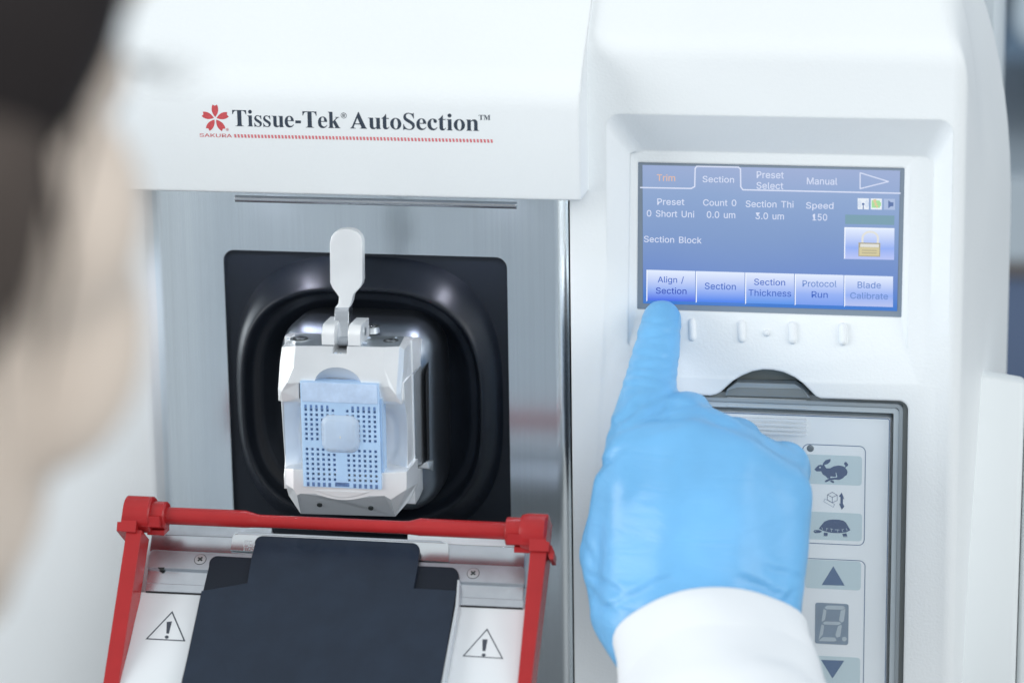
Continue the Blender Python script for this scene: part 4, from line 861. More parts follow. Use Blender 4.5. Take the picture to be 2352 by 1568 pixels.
mb.add(vs, fs); bk = [Vector((q.x, YR0 + 0.1, q.z)) for q in per]; n = len(per)
mb.add(per + bk, [(k, (k + 1) % n, n + (k + 1) % n, n + k) for k in range(n)] + [tuple(range(n, 2 * n))])
mb.build('grip_block', M['alu'], clamp, auto=35)
MB().prism([C(128, 690, -46), C(140, 690, -46), C(166, 1135, -46), C(157, 1135, -46)], (0, 8, 0)).build('side_rail', M['alu_side'], clamp)
# upper jaw: facetted block with a scoop over the cassette
YB = YR0 - 0.2
V = {}
def P(n, x, y, Y): V[n] = C(x, y, Y); return V[n]
P('a', 228, 319, YJ); P('b', 852, 327, YJ); P('c', 844, 471, YJ); P('d', 884, 604, YJ); P('e', 804, 602, YJ); P('f', 252, 578, YJ); P('g', 167, 580, YJ); P('h', 215, 466, YJ)
P('tl', 135, 327, YJ + 4.5); P('ml', 122, 428, YJ + 4.0); P('ll', 108, 620, YJ + 3.0); P('gl', 132, 636, YJ + 1.2)
P('tr', 988, 346, YJ + 3.5); P('mr', 983, 439, YJ + 3.0); P('lr', 966, 642, YJ + 2.2); P('dr', 932, 662, YJ + 0.8); P('bt', 954, 322, YJ + 1.2)
P('fl', 255, 684, YJ + 1.2); P('bl', 138, 708, YJ + 2.5); P('bll', 111, 700, YJ + 3.6)
P('fr', 810, 702, YJ + 1.2); P('br', 930, 708, YJ + 1.6); P('brr', 970, 726, YJ + 3.0); P('blr', 988, 655, YJ + 5.0)
tb = {}
for n_, x, y in (('Ta', 226, 236), ('Tb', 991, 252), ('Ttl', 180, 275), ('Ttr', 1036, 292)): tb[n_] = C(x, y, YB)
arc = []
for k in range(15):
    a = math.pi - math.pi * k / 14
    cxp, rx = 527, 165
    arc.append((cxp + rx * math.cos(a), 590 - 122 * math.sin(a) + 16 * math.cos(a) * 0.7))
arcF = [C(x, min(y, 590), YJ) for x, y in arc]
arcB = [C(527 + 150 * (math.cos(math.pi - math.pi * k / 14)), 584 - 26 * math.sin(math.pi * k / 14) + 8 * math.cos(math.pi - math.pi * k / 14), YJ + 4.5) for k in range(15)]
mb = MB()
notch = [C(589, 322, YJ), C(586, 376, YJ), C(487, 374, YJ), C(493, 320, YJ)]
mb.add([V['a']] + notch[::-1] + [V[k] for k in 'bcde'] + arcF[::-1] + [V[k] for k in 'fgh'], [tuple(range(5 + 4 + 15 + 3))])
mb.add(notch + [q + Vector((0, 9, 0)) for q in notch], [(0, 1, 5, 4), (1, 2, 6, 5), (2, 3, 7, 6)])
F = lambda *ns: mb.add([V.get(n_) or tb.get(n_) for n_ in ns], [tuple(range(len(ns)))])
F('a', 'h', 'g', 'gl', 'll', 'ml', 'tl'); F('b', 'bt', 'tr', 'mr', 'lr', 'dr', 'd', 'c')
F('g', 'f', 'fl', 'bl', 'gl'); F('gl', 'bl', 'bll', 'll'); F('e', 'd', 'dr', 'br', 'fr'); F('dr', 'lr', 'brr', 'br')
# top, sides, underside and back
n1, n2 = notch[3], notch[0]
nb1, nb2 = C(500, 290, YJ + 9), C(592, 292, YJ + 9)
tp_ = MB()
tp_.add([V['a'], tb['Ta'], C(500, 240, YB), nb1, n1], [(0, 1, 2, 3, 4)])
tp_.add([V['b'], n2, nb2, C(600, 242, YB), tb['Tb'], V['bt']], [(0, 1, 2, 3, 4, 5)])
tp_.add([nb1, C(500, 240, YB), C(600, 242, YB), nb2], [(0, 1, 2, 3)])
F('a', 'tl', 'Ttl', 'Ta'); F('bt', 'Tb', 'Ttr', 'tr')
bl_, br_ = Vector((V['bll'].x + 0.4, YB, V['bll'].z)), Vector((V['brr'].x + 0.2, YB, V['brr'].z))
tb['Bl'] = bl_; tb['Br'] = Vector((tb['Ttr'].x, YB, V['brr'].z))
F('tl', 'ml', 'll', 'bll', 'Bl', 'Ttl'); F('tr', 'Ttr', 'Br', 'brr', 'lr', 'mr')
F('bll', 'bl', 'br', 'brr', 'Br', 'Bl'); mb.add([V['fl'], V['fr'], V['br'], V['bl']], [(0, 1, 2, 3)])
F('Ttl', 'Bl', 'Br', 'Ttr', 'Tb', 'Ta')
upj = mb.build('upper_jaw', M['alu'], clamp)
tp_.build('jaw_top', M['shaded_top'], upj)
mb = MB(); mb.add(arcF + arcB, [(k, k + 1, 15 + k + 1, 15 + k) for k in range(14)])
mb.build('jaw_scoop', mat('scoop_metal', (0.62, 0.65, 0.68), 0.5, 0.25, streak=((900, 30, 30), 0.1, 0.04)), upj, smooth=True)
MB().prism([q + Vector((0, 0.05, 0)) for q in arcB], (0, 0.5, 0)).build('jaw_gap', M['black'], upj)
# cap screws sunk in the top of the jaw
def topscrew(x, y, parent, Y=YJ + 9, r=4.0):
    c = C(x, y, Y)
    tn = (tb['Ta'] - V['a']); tn = Vector((1, 0, 0)).cross(tn).normalized(); tn = tn if tn.z > 0 else -tn
    mb = MB(); mb.cyl(c - tn * 2, c + tn * 0.25, r, r * 0.96, 28); o = mb.build('screw', M['screw'], parent, auto=40)
    mb = MB(); mb.cyl(c + tn * 0.24, c + tn * 0.36, r * 0.72, r * 0.68, 24); mb.build('socket', M['slot'], o)
    mb = MB()
    for k in range(3):
        a = math.pi * k / 3; d = Vector((math.cos(a), 0, 0)) + (tb['Ta'] - V['a']).normalized() * math.sin(a); d2 = tn.cross(d)
        mb.obox(c + tn * 0.42, d * r * 0.5, d2 * r * 0.12, tn * 0.1)
    mb.build('socket_star', M['polished'], o)
topscrew(265, 272, upj); topscrew(895, 288, upj)
topscrew(757, 186, clamp, -24, 3.2)
# hinge ears with rounded tops
def ear(x0, x1, y0, y1, ytop, dpt, name='hinge_ear'):
    a = C(x0, y1, YJ + 0.2); b = C(x1, y1, YJ + 0.2); zt = C((x0 + x1) / 2, ytop, YJ + dpt * .6).z
    d = dpt; r = 3.4
    pr = [(YJ + 0.25, a.z), (YJ + 0.25, zt - r)] + [(YJ + 0.25 + r - r * math.cos(t), zt - r + r * math.sin(t)) for t in [math.radians(90 * k / 8) for k in range(1, 9)]] + [(YJ + d, zt), (YJ + d, a.z - 1)]
    return MB().loft([[Vector((x, y, z)) for y, z in pr] for x in (a.x, b.x)]).build(name, M['alu'], clamp, auto=40)
ear(414, 500, 0, 312, 140, 13.5); e2 = ear(597, 682, 0, 318, 146, 13.5)
pc = C(716, 218, YJ + 7); MB().cyl(Vector((C(682, 318, YJ).x - 1, pc.y, pc.z)), Vector((C(682, 318, YJ).x + 0.25, pc.y, pc.z)), 1.5).build('hinge_pin', M['screw'], e2, auto=40)
# lever: paddle, stepped neck, cam foot between the ears
YL = -33.0
lev = thing_part = None
def L(x, y, Y=YL): return pt(800 + x / 1.12 / 1 * 1, 750 + y / 1.12, Y)
def Lv(x, y, Y=YL): return pt((800 + x / 1.12) / 1.7415, (750 + y / 1.12) / 1.7415, Y)
pad_ = [(582, 250), (588, 222), (602, 202), (622, 191), (650, 187), (680, 189), (703, 200), (719, 218), (727, 240), (728, 415), (724, 436), (710, 456), (690, 476), (684, 488), (679, 513), (672, 530), (664, 545), (664, 600), (602, 600), (605, 540), (620, 522), (623, 490), (612, 474), (594, 450), (583, 425)]
MB().prism([Lv(x, y, -42) for x, y in pad_], (0, 3.6, 0)).build('lever_paddle', M['alu'], clamp, auto=30)
pts = [(-42.2, 538), (-44, 560), (-44.2, 590), (-46, 630), (-48, 668), (-47, 700), (-44, 712)]
mb = MB(); ls = []
for Y, y in pts:
    a, b = Lv(603 if y < 600 else 601, y, Y), Lv(666 if y < 600 else 664, y, Y); ls.append([a, b, b + Vector((0, 5.5, 0.5)), a + Vector((0, 5.5, 0.5))])
mb.loft(ls); mb.build('lever_foot', M['polished'], clamp, auto=50)
# lower jaw
mb = MB(); W_ = {}
def Q(n, x, y, Y): W_[n] = C(x, y, Y)
Yb = YJ + 9.0
for n_, x, y, Y in (('a', 157, 1172, YJ + 1.8), ('b', 215, 1178, YJ), ('c', 288, 1182, YJ), ('d', 288, 1299, YJ), ('e', 830, 1315, YJ), ('f', 830, 1205, YJ), ('g', 1005, 1195, YJ), ('h', 1005, 1318, YJ), ('i', 895, 1389, YJ), ('j', 850, 1363, YJ), ('k', 745, 1363, YJ), ('l', 365, 1347, YJ), ('m', 265, 1347, YJ), ('n', 240, 1360, YJ), ('o', 160, 1283, YJ + 1.8), ('p', 215, 1318, YJ),
                    ('q', 266, 1487, Yb - 2), ('r', 925, 1507, Yb - 2), ('s', 183, 1362, Yb), ('t', 1076, 1278, Yb + 5), ('u', 1030, 1388, Yb + 3)): Q(n_, x, y, Y)
arcb = [C(365 + 380 * t, 1347 + 16 * t + 36 * math.sin(math.pi * t), YJ) for t in [k / 14 for k in range(15)]]
G = lambda *ns: mb.add([W_[n_] for n_ in ns], [tuple(range(len(ns)))])
mb.add([W_[k] for k in 'bcdefghij'] + arcb[::-1] + [W_[k] for k in 'mnp'], [tuple(range(9 + 15 + 3))])
G('a', 'b', 'p', 'o'); G('o', 'p', 'n', 'q', 's')
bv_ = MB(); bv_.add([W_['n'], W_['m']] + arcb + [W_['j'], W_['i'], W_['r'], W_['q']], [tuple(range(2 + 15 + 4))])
G('i', 'h', 't', 'u', 'r')
bk = {k: Vector((W_[k].x, YR0 + 0.2, W_[k].z)) for k in 'asqruthg'}
for k in bk: W_['B' + k] = bk[k]
W_['Bg'] = Vector((W_['t'].x, YR0 + 0.2, W_['g'].z)); W_['Bt'] = Vector((W_['t'].x, YR0 + 0.2, W_['t'].z))
G('g', 'Bg', 'Bt', 't', 'h'); G('a', 'o', 's', 'Bs', 'Ba'); G('s', 'q', 'Bq', 'Bs'); G('q', 'r', 'Br', 'Bq'); G('r', 'u', 'Bu', 'Br'); G('u', 't', 'Bt', 'Bu')
G('a', 'Ba', 'Bg', 'g', 'f', 'e', 'd', 'c', 'b')
lowj = mb.build('lower_jaw', M['alu'], clamp)
bv_.build('lower_bevel', M['shaded_bevel_metal'], lowj)
nrm_ = (W_['m'] - W_['q']).cross(W_['r'] - W_['q']).normalized(); nrm_ = nrm_ if nrm_.y < 0 else -nrm_
for x, y in ((398, 1423), (757, 1436)):
    c = ppt(603 + x / 3.0346, 689 + y / 3.0346, W_['q'], nrm_); MB().cyl(c - nrm_ * 1, c + nrm_ * (0.5 if x < 500 else 1.1), 0.95, n=20).build('hole', M['slot'], lowj)
# finger hollow under the cassette (shallow dish lip)
MB().prism([C(365 + 380 * t, 1322 + 14 * t + (48 * math.sin(math.pi * t)), YJ - 0.15) for t in [k / 14 for k in range(15)]], (0, 0.3, 0)).build('thumb_hollow', M['alu'], lowj)

# ------------------------------------------------------------------ cassette with the paraffin block
cas = thing('tissue_cassette', 'pale blue plastic tissue cassette with square holes and a wax block', 'cassette', (-52, -50, -24))
YC_ = YJ - 0.9
cx0, cx1 = C(272, 900, YC_).x, C(800, 900, YC_).x + 0.9
cz1, cz0 = C(530, 572, YC_).z, C(560, 1308, YC_).z
def D(x, y): return pt((1080 + x / 2.6135) / 1.7415, (1500 + y / 2.6135) / 1.7415, YC_)
# hole grid measured on the face
colx = [D(371 + 57.8 * k, 366).x for k in range(6)] + [D(788 + 58.6 * k, 376).x for k in range(6)]
colx = [cx0 + 1.75 + 2.0 * k for k in range(6)]; colx += [cx1 - 1.75 - 2.0 * k for k in range(5, -1, -1)]
rowz = [D(700, 373 + 50.6 * k).z for k in range(7)] + [D(700, 784 + 51.5 * k).z for k in range(7)]
hw = 0.49
zone_top = D(700, 300).z
xs_, zs_ = [cx0], [cz0]
for x in colx: xs_ += [x - hw, x + hw]
xs_.append(cx1)
for z in sorted(rowz): zs_ += [z - hw, z + hw]
zs_ += [zone_top, cz1]
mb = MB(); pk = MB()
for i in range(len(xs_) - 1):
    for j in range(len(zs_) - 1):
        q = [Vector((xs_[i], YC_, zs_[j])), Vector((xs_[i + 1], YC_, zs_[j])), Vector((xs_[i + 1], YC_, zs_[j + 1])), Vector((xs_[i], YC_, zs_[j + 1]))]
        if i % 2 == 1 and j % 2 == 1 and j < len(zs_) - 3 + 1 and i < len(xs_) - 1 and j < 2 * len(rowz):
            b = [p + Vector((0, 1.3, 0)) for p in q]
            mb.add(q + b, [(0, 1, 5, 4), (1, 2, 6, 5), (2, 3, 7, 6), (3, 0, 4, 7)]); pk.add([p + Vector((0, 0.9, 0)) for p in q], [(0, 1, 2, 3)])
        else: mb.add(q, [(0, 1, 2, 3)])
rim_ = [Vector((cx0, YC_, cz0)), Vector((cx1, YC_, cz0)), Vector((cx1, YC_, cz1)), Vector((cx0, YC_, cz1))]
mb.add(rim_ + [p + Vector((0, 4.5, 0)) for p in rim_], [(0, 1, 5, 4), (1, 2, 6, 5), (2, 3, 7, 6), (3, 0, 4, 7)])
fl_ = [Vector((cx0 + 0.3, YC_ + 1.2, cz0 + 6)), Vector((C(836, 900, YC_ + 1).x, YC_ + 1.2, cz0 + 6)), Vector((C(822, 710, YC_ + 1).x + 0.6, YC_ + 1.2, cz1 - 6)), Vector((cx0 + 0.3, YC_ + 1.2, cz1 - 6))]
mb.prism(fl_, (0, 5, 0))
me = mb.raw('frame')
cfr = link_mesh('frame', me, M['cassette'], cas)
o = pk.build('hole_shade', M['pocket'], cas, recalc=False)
# shorter half-holes along the top and bottom edge, open slots in the rim
top = MB()
for x in colx[:5] + colx[-5:]: top.add([(x - hw * .9, YC_ - 0.04, D(0, 328).z), (x + hw * .9, YC_ - 0.04, D(0, 328).z), (x + hw * .8, YC_ - 0.04, D(0, 292).z), (x - hw * .8, YC_ - 0.04, D(0, 292).z)], [(0, 1, 2, 3)])
top.build('edge_slot', mat('slot_blue', (0.10, 0.19, 0.40), 0.6, var=(900, 0.3)), cas, recalc=False)
bot = MB()
for x in colx[:5] + colx[-5:]: bot.add([(x - hw, YC_ - 0.04, cz0 + 0.2), (x + hw, YC_ - 0.04, cz0 + 0.2), (x + hw, YC_ - 0.04, cz0 + 1.7), (x - hw, YC_ - 0.04, cz0 + 1.7)], [(0, 1, 2, 3)])
xm = (cx0 + cx1) / 2
bot.add([(xm - 2.6, YC_ - 0.04, cz0 + 0.5), (xm + 2.6, YC_ - 0.04, cz0 + 0.5), (xm + 2.6, YC_ - 0.04, cz0 + 2.0), (xm - 2.6, YC_ - 0.04, cz0 + 2.0)], [(0, 1, 2, 3)])
bot.build('edge_slot', mat('slot_blue_worn', (0.09, 0.16, 0.33), 0.6, var=(700, 0.5)), cas, recalc=False)
# writing face under a film of wax
mb = MB(); lz = zone_top + 0.5
mb.loft([rrect(cx0 + 0.5, cx1 - 0.5, lz, cz1 - 0.4, 0.6, YC_ + 0.3), rrect(cx0 + 0.5, cx1 - 0.5, lz, cz1 - 0.4, 0.6, YC_ - 0.12), rrect(cx0 + 0.9, cx1 - 0.9, lz + 0.4, cz1 - 0.8, 0.5, YC_ - 0.25)])
mb.build('wax_film', M['frost'], cas, auto=40)
# paraffin block
a, b = D(548, 425), D(925, 800)
px0, px1_, pz1_, pz0_ = a.x, b.x, a.z, b.z
MB().loft([rrect(px0 - 0.6, px1_ + 0.6, pz0_ - 0.6, pz1_ + 0.6, 3.6, YC_ + 0.3), rrect(px0 - 0.5, px1_ + 0.5, pz0_ - 0.5, pz1_ + 0.5, 3.5, YC_ - 0.15), rrect(px0, px1_, pz0_, pz1_, 3.2, YC_ - 0.5), rrect(px0 + 0.5, px1_ - 0.5, pz0_ + 0.5, pz1_ - 0.8, 2.9, YC_ - 0.9), rrect(px0 + 0.9, px1_ - 0.9, pz0_ + 0.9, pz1_ - 1.6, 2.6, YC_ - 1.2)]).build('paraffin_block', M['wax'], cas, auto=60)
c = D(742, 640); MB().sphere(Vector((c.x, YC_ - 1.1, c.z)), (0.5, 0.12, 0.8)).build('tissue_speck', M['tissue'], cas, smooth=True)

# crumbs of wax left on the jaw beside the hinge
for x, y, Y, r in ((742, 262, -45, 0.55), (712, 300, -49, 0.7), (733, 266, -45.5, 0.35), (510, 369, -51.4, 0.5), (545, 372, -51.4, 0.35), (930, 262, -45, 0.35), (178, 268, -46, 0.4)):
    q_ = C(x, y, Y); MB().sphere(q_, (r * 1.4, r, r * 0.7), 8, 6).build('wax_crumb', M['wax'], clamp)
# ================================================================== blade holder with red guard
hold = thing('blade_holder', 'inclined blade holder with black cover plate, polished clamp strips and a red finger guard', 'blade holder', (-50, -80, -80))
TH = math.radians(38)
SD = Vector((0, -math.cos(TH), -math.sin(TH)))        # down the slope, towards the viewer
SN = Vector((0, -math.sin(TH), math.cos(TH)))         # out of the slope
SO = pt(780, 1228, -60)                               # top edge of the clamp plate
def S(u, v, h=0.0): return ppt(u, v, SO + SN * h, SN)
def slab(name, poly, h0, h1, mt, parent=hold, auto=None):
    """outline in photo pixels laid on the slope at height h1, reaching down to h0"""
    return MB().prism([S(u, v, h1) for u, v in poly], SN * (h0 - h1)).build(name, mt, parent, auto=auto)
def arcp(cx, cy, rx, ry, a0, a1, n=6): return [(cx + rx * math.cos(math.radians(a0 + (a1 - a0) * k / n)), cy - ry * math.sin(math.radians(a0 + (a1 - a0) * k / n))) for k in range(n + 1)]
# base body below the strips
slab('base_block', [(352, 1216), (1214, 1258), (1150, 1620), (250, 1600)], -14, -1.6, M['alu_side'])
# back rail in two pieces either side of the bellows
slab('back_rail', [(345, 1203), (624, 1212), (624, 1236), (346, 1226)], -3, 0.2, M['brushed'])
slab('back_rail', [(937, 1217), (940, 1212), (948, 1214), (1216, 1232), (1214, 1256), (936, 1244)], -3, 0.2, M['label'])
# upper clamp strip, screw strip, grooved strip, front strip
def ys(u, v0): return v0 + (u - 345) * 0.045
def strip(name, u0, u1, va, vb, h0, h1, mt, cut_=6):
    return slab(name, [(u0 + cut_, ys(u0, va)), (u1 - cut_, ys(u1, va)), (u1, ys(u1, va) + cut_), (u1 - (vb - va) * .05, ys(u1, vb)), (u0 - (vb - va) * .12, ys(u0, vb)), (u0, ys(u0, va) + cut_)], h0, h1, mt)
strip('clamp_strip', 349, 1206, 1218, 1264, -2, 0.0, M['polished'], 9)
strip('screw_strip', 343, 1206, 1262, 1302, -2, 0.9, M['brushed'], 7)
strip('groove_strip', 340, 1203, 1301, 1340, -2, -0.2, M['polished'], 2)
strip('front_strip', 336, 1203, 1338, 1356, -3, 0.3, M['polished'], 3)
strip('front_gap', 335, 1200, 1355.5, 1359, -4, -0.1, M['black'], 0)
def phillips(u, v):
    c = S(u, v, 0.9); r = 2.15
    o = MB().cyl(c - SN * 0.5, c + SN * 0.22, r, r * 0.93, 28).build('screw', M['screw'], hold, auto=35)
    MB().cyl(c - SN * 0.5, c + SN * 0.02, r * 1.05, n=28).build('countersink', M['slot'], o)
    ax = Vector((1, 0, 0)); a = math.radians(38); d1 = ax * math.cos(a) + SD * math.sin(a); d2 = SN.cross(d1)
    mb = MB(); mb.obox(c + SN * 0.25, d1 * r * 0.5, d2 * r * 0.14, SN * 0.06); mb.obox(c + SN * 0.255, d2 * r * 0.5, d1 * r * 0.14, SN * 0.06)
    mb.cyl(c + SN * 0.2, c + SN * 0.32, r * 0.24, n=12); mb.build('cross_slot', M['slot'], o)
phillips(460, 1284); phillips(1087, 1316)
MB().prism([S(u, v, 1.0) for u, v in ((362, 1302), (378, 1302), (374, 1308), (369, 1308))], SN * -0.6).build('notch', M['slot'], hold)
# white label plates with warning signs
lp = slab('label_plate', [(325, 1359), (478, 1366), (462, 1620), (262, 1620), (298, 1478)], -6, -0.6, M['label'])
rp = slab('label_plate', [(1040, 1390), (1206, 1397), (1188, 1620), (960, 1600)], -6, -0.6, M['label'])
def wsign(parent, tri, bar, dot, w):
    T = [S(u, v, -0.55) for u, v in tri]; c = (T[0] + T[1] + T[2]) / 3
    I = [c + (q - c) * (1 - w) for q in T]
    MB().add(T + I, [(0, 1, 4, 3), (1, 2, 5, 4), (2, 0, 3, 5)]).build('warning_triangle', M['warn_ink'], parent, recalc=False)
    MB().add([S(u, v, -0.55) for u, v in bar], [(0, 1, 2, 3)]).build('exclamation_bar', M['warn_ink'], parent, recalc=False)
    MB().add([S(dot[0] + dot[2] * math.cos(a), dot[1] + dot[2] * .82 * math.sin(a), -0.55) for a in [2 * math.pi * k / 16 for k in range(16)]], [tuple(range(16))]).build('exclamation_dot', M['warn_ink'], parent, recalc=False)
wsign(lp, [(396, 1402), (334, 1467), (426, 1472)], [(383, 1427), (395, 1426), (388, 1454), (382, 1454)], (383, 1462, 4.6), 0.115)
wsign(rp, [(1119, 1442), (1062, 1506), (1156, 1512)], [(1108, 1467), (1120, 1467), (1115, 1494), (1108, 1494)], (1111, 1503, 4.6), 0.10)
# black cover: lower sheet with shoulders, upper sheet with the raised tongue
low = [(480, 1300)] + arcp(500, 1296, 20, 20, 180, 90) + [(575, 1280), (960, 1299)] + arcp(1035, 1322, 19, 20, 90, 0) + [(1050, 1352), (1016, 1560), (1006, 1620), (408, 1620), (418, 1560)]
cov = slab('cover_plate', low, 0.9, 2.2, M['cover_low'])
up = [(568, 1338), (578, 1278), (586, 1248)] + arcp(604, 1247, 19, 17, 175, 90) + [(780, 1238), (945, 1246)] + arcp(945, 1262, 19, 16, 90, 5) + [(958, 1310), (950, 1350), (1048, 1355), (1014, 1560), (1002, 1620), (409, 1620), (419, 1560), (463, 1356)]
slab('cover_tongue', up, 2.2, 3.4, M['cover'], cov)
MB().prism([S(u, v, 3.3) for u, v in ((1051, 1330), (1056, 1332), (1054, 1390), (1012, 1620), (1004, 1620), (1046, 1390))], SN * -3.2).build('cover_edge', M['alu_side'], cov)
# red guard: two arms, two elbow fittings, cross bar
YG = -70.0
zb_l, zb_r = pt(385, 1187, YG), pt(1165, 1215, YG)
zbar = (zb_l.z + zb_r.z) / 2
mb = MB()
seg = [(380, 3.1, 3.1), (565, 3.1, 3.1), (592, 2.4, 2.1), (600, 2.3, 1.9), (925, 2.3, 1.9), (938, 2.4, 2.0), (965, 3.1, 3.1), (1172, 3.1, 3.1)]
ls = []
for u, rz, ry in seg:
    x = pt(u, 1190, YG).x; off = -0.45 if rz < 3 else 0
    ls.append([Vector((x, YG + ry * math.cos(t), zbar + off + rz * math.sin(t))) for t in [2 * math.pi * k / 24 for k in range(24)]])
grd = mb.loft(ls).build('guard_bar', M['red'], hold, auto=40)
# arms lie in a plane leaning towards the viewer
AT = math.radians(52); AD = Vector((0, -math.cos(AT), -math.sin(AT))); AN = Vector((0, -math.sin(AT), math.cos(AT)))
AO = Vector((0, YG - 3.0, zbar))
def Apt(u, v, h=0): return ppt(u, v, AO + AN * h, AN)
def arm(pf, pr_, name):
    """front face outline and a right-hand flank"""
    F_ = [Apt(*q, 1.5) for q in pf]
    return MB().prism(F_, AN * -9.5).build(name, M['red'], hold)
arm([(291, 1215), (326, 1217), (262, 1640), (226, 1640)], 0, 'guard_arm')
arm([(1218, 1262), (1256, 1264), (1212, 1640), (1182, 1640)], 0, 'guard_arm')
# left elbow
def roundbox(poly, h0, h1, name, parent=hold): return MB().prism([Apt(u, v, h1) for u, v in poly], AN * (h0 - h1)).build(name, M['red'], parent, auto=30)
def G_(x, y): return ((440 + x / 4.611) / 1.7415, (1960 + y / 4.611) / 1.7415)
lb = [G_(*q) for q in ((350, 108), (700, 122), (730, 140), (745, 200), (700, 330), (660, 420), (490, 545), (465, 775), (120, 745), (135, 580), (200, 580), (235, 330), (270, 190), (300, 140))]
el = roundbox(lb, -7.5, 2.6, 'elbow_fitting')
x0, x1 = pt(330, 1160, YG).x, pt(384, 1165, YG).x
def sleeve(xa, xb, r, parent, nm='sleeve'):
    return MB().loft([[Vector((x, YG + rr * math.cos(t), zbar + rr * math.sin(t))) for t in [2 * math.pi * k / 28 for k in range(28)]] for x, rr in ((xa, r), (xb - 0.5, r), (xb, r - 0.5))]).build(nm, M['red'], parent, auto=40)
sleeve(x0 - 6, pt(353, 1165, YG).x, 6.6, el); sleeve(x0, x1, 5.0, el)
MB().box(x0, x1 - 1.0, YG - 6.2, YG, zbar - 2.6, zbar + 1.4).build('sleeve_rib', M['red'], el)
MB().box(x0 + 2, x1 - 0.5, YG - 3.5, YG + 3, zbar - 6.4, zbar - 4.6).build('sleeve_rib', M['red'], el)
def J_(x, y): return ((1980 + x / 5.807) / 1.7415, (2030 + y / 5.807) / 1.7415)
rb = [J_(*q) for q in ((770, 148), (1240, 165), (1215, 420), (1185, 700), (1190, 770), (1270, 800), (1245, 1015), (790, 1000), (800, 690), (650, 700), (690, 380), (715, 230))]
er = roundbox(rb, -7.5, 2.6, 'elbow_fitting')
xa, xb = pt(1168, 1205, YG).x, pt(1212, 1205, YG).x
sleeve(pt(1250, 1205, YG).x, xa, 5.0, er)
mb = MB(); xq0, xq1 = pt(1212, 1205, YG).x, pt(1257, 1205, YG - 2).x
mb.loft([[Vector((x, YG + rr * math.cos(t), zbar + rr * math.sin(t))) for t in [2 * math.pi * k / 32 for k in range(32)]] for x, rr in ((xq0 - 2, 6.0), (xq0, 6.6), (xq1 - 0.5, 6.6), (xq1, 6.0), (xq1, 4.6), (xq1 - 0.8, 4.4))]).build('sleeve_end', M['red'], er, auto=40)
MB().box(xa + 0.6, xq0 + 2, YG - 6.2, YG, zbar - 2.8, zbar + 1.0).build('sleeve_rib', M['red'], er)
MB().box(xa + 2.5, xq0 + 2, YG - 3.5, YG + 3, zbar - 6.6, zbar - 4.6).build('sleeve_rib', M['red'], er)
MB().prism([Apt(*J_(*q), 1.0) for q in ((1200, 980), (1270, 860), (1318, 870), (1375, 1010), (1360, 1200), (1265, 1200))], AN * -6).build('elbow_lug', M['red'], er)
# the disposable blade lying under the cover's tongue
bl = MB().prism([S(u, v, 0.95) for u, v in [(529, 1262), (535, 1229)] + arcp(545, 1230, 9, 7, 170, 90) + [(780, 1234), (1010, 1245)] + arcp(1020, 1252, 10, 9, 90, 0) + [(1031, 1290)]], SN * -0.5)
blade = bl.build('knife_blade', mat('blade_steel', (0.80, 0.83, 0.85), 0.24, 1.0), None)
tag(blade, 'thin steel blade with rounded ends clamped under the black cover plate', 'blade')
MB().prism([S(u, v, 1.02) for u, v in ((537, 1228), (548, 1220.5), (780, 1231), (1012, 1241.5), (1024, 1248), (1010, 1246.5), (780, 1236), (548, 1226))], SN * -0.5).build('bevelled_edge', M['polished'], blade)
p0, p1 = S(559, 1254, 0.97), S(592, 1255.5, 0.97); lay('maker_marking', sans('FEA', 0.0), M['etch'], blade, p0, p1, -SD, 2.6, SN, 0.03)
p0, p1 = S(558, 1263, 0.97), S(591, 1264.5, 0.97); lay('maker_marking', sans('STAINL', 0.0), M['etch'], blade, p0, p1, -SD, 1.4, SN, 0.03)
# ================================================================== the person working the machine
PSI, PITCH = math.radians(35), math.radians(6)
Fw = Vector((math.sin(PSI), math.cos(PSI), 0)); Rt = Vector((math.cos(PSI), -math.sin(PSI), 0)); Up = Vector((0, 0, 1))
fw = Fw * math.cos(PITCH) - Up * math.sin(PITCH); up_ = Up * math.cos(PITCH) + Fw * math.sin(PITCH)
HC = pd(-865, 195, 545)
HM = Matrix((Rt, fw, up_)).transposed()
def hp(x, y, z): return HC + HM @ Vector((x, y, z))
person = thing('person', 'out of focus person with black hair in white coat and blue glove, pressing the touchscreen', 'person', HC + Vector((0, -60, -700)))
mb = MB()
def es(x, y, z, rx, ry, rz): mb.sphere(hp(x, y, z), (rx, ry, rz), 28, 18, HM)
es(0, -12, 30, 73, 90, 84); es(0, 30, 10, 64, 60, 72); es(0, 36, -40, 55, 50, 58); es(0, 48, -78, 42, 40, 38); es(0, 70, -100, 20, 16, 16)
for s in (-1, 1):
    es(47 * s, 58, -20, 20, 22, 24); es(34 * s, 70, -46, 22, 20, 28); es(32 * s, 73, 26, 24, 16, 11); es(31 * s, 74, 4, 15, 14, 10)
    es(54 * s, 8, -52, 14, 28, 30); es(44 * s, 18, -78, 20, 34, 30); es(76 * s, -12, -6, 6, 16, 30); es(78 * s, -12, -26, 7, 9, 12)
    mb.capsule(hp(9 * s, 98, -40), hp(11 * s, 96, -38), 8)
mb.capsule(hp(0, 84, 14), hp(0, 106, -32), 8, 11)
mb.capsule(hp(-17, 84, -60), hp(17, 84, -60), 7); mb.capsule(hp(-15, 83, -69), hp(15, 83, -69), 8)
NB = hp(0, -40, -170); CH = HC + Vector((0, -60, -320)) - Fw * 150
SH_R = HC + Rt * 165 + Vector((0, 0, -250)) - Fw * 80; SH_L = HC - Rt * 180 + Vector((0, 0, -260)) - Fw * 130
PEL = HC - Fw * 300 + Vector((0, 0, -700))
WR = pt(1606, 1440, -98); EL = WR + Vector((62, -215, -140))
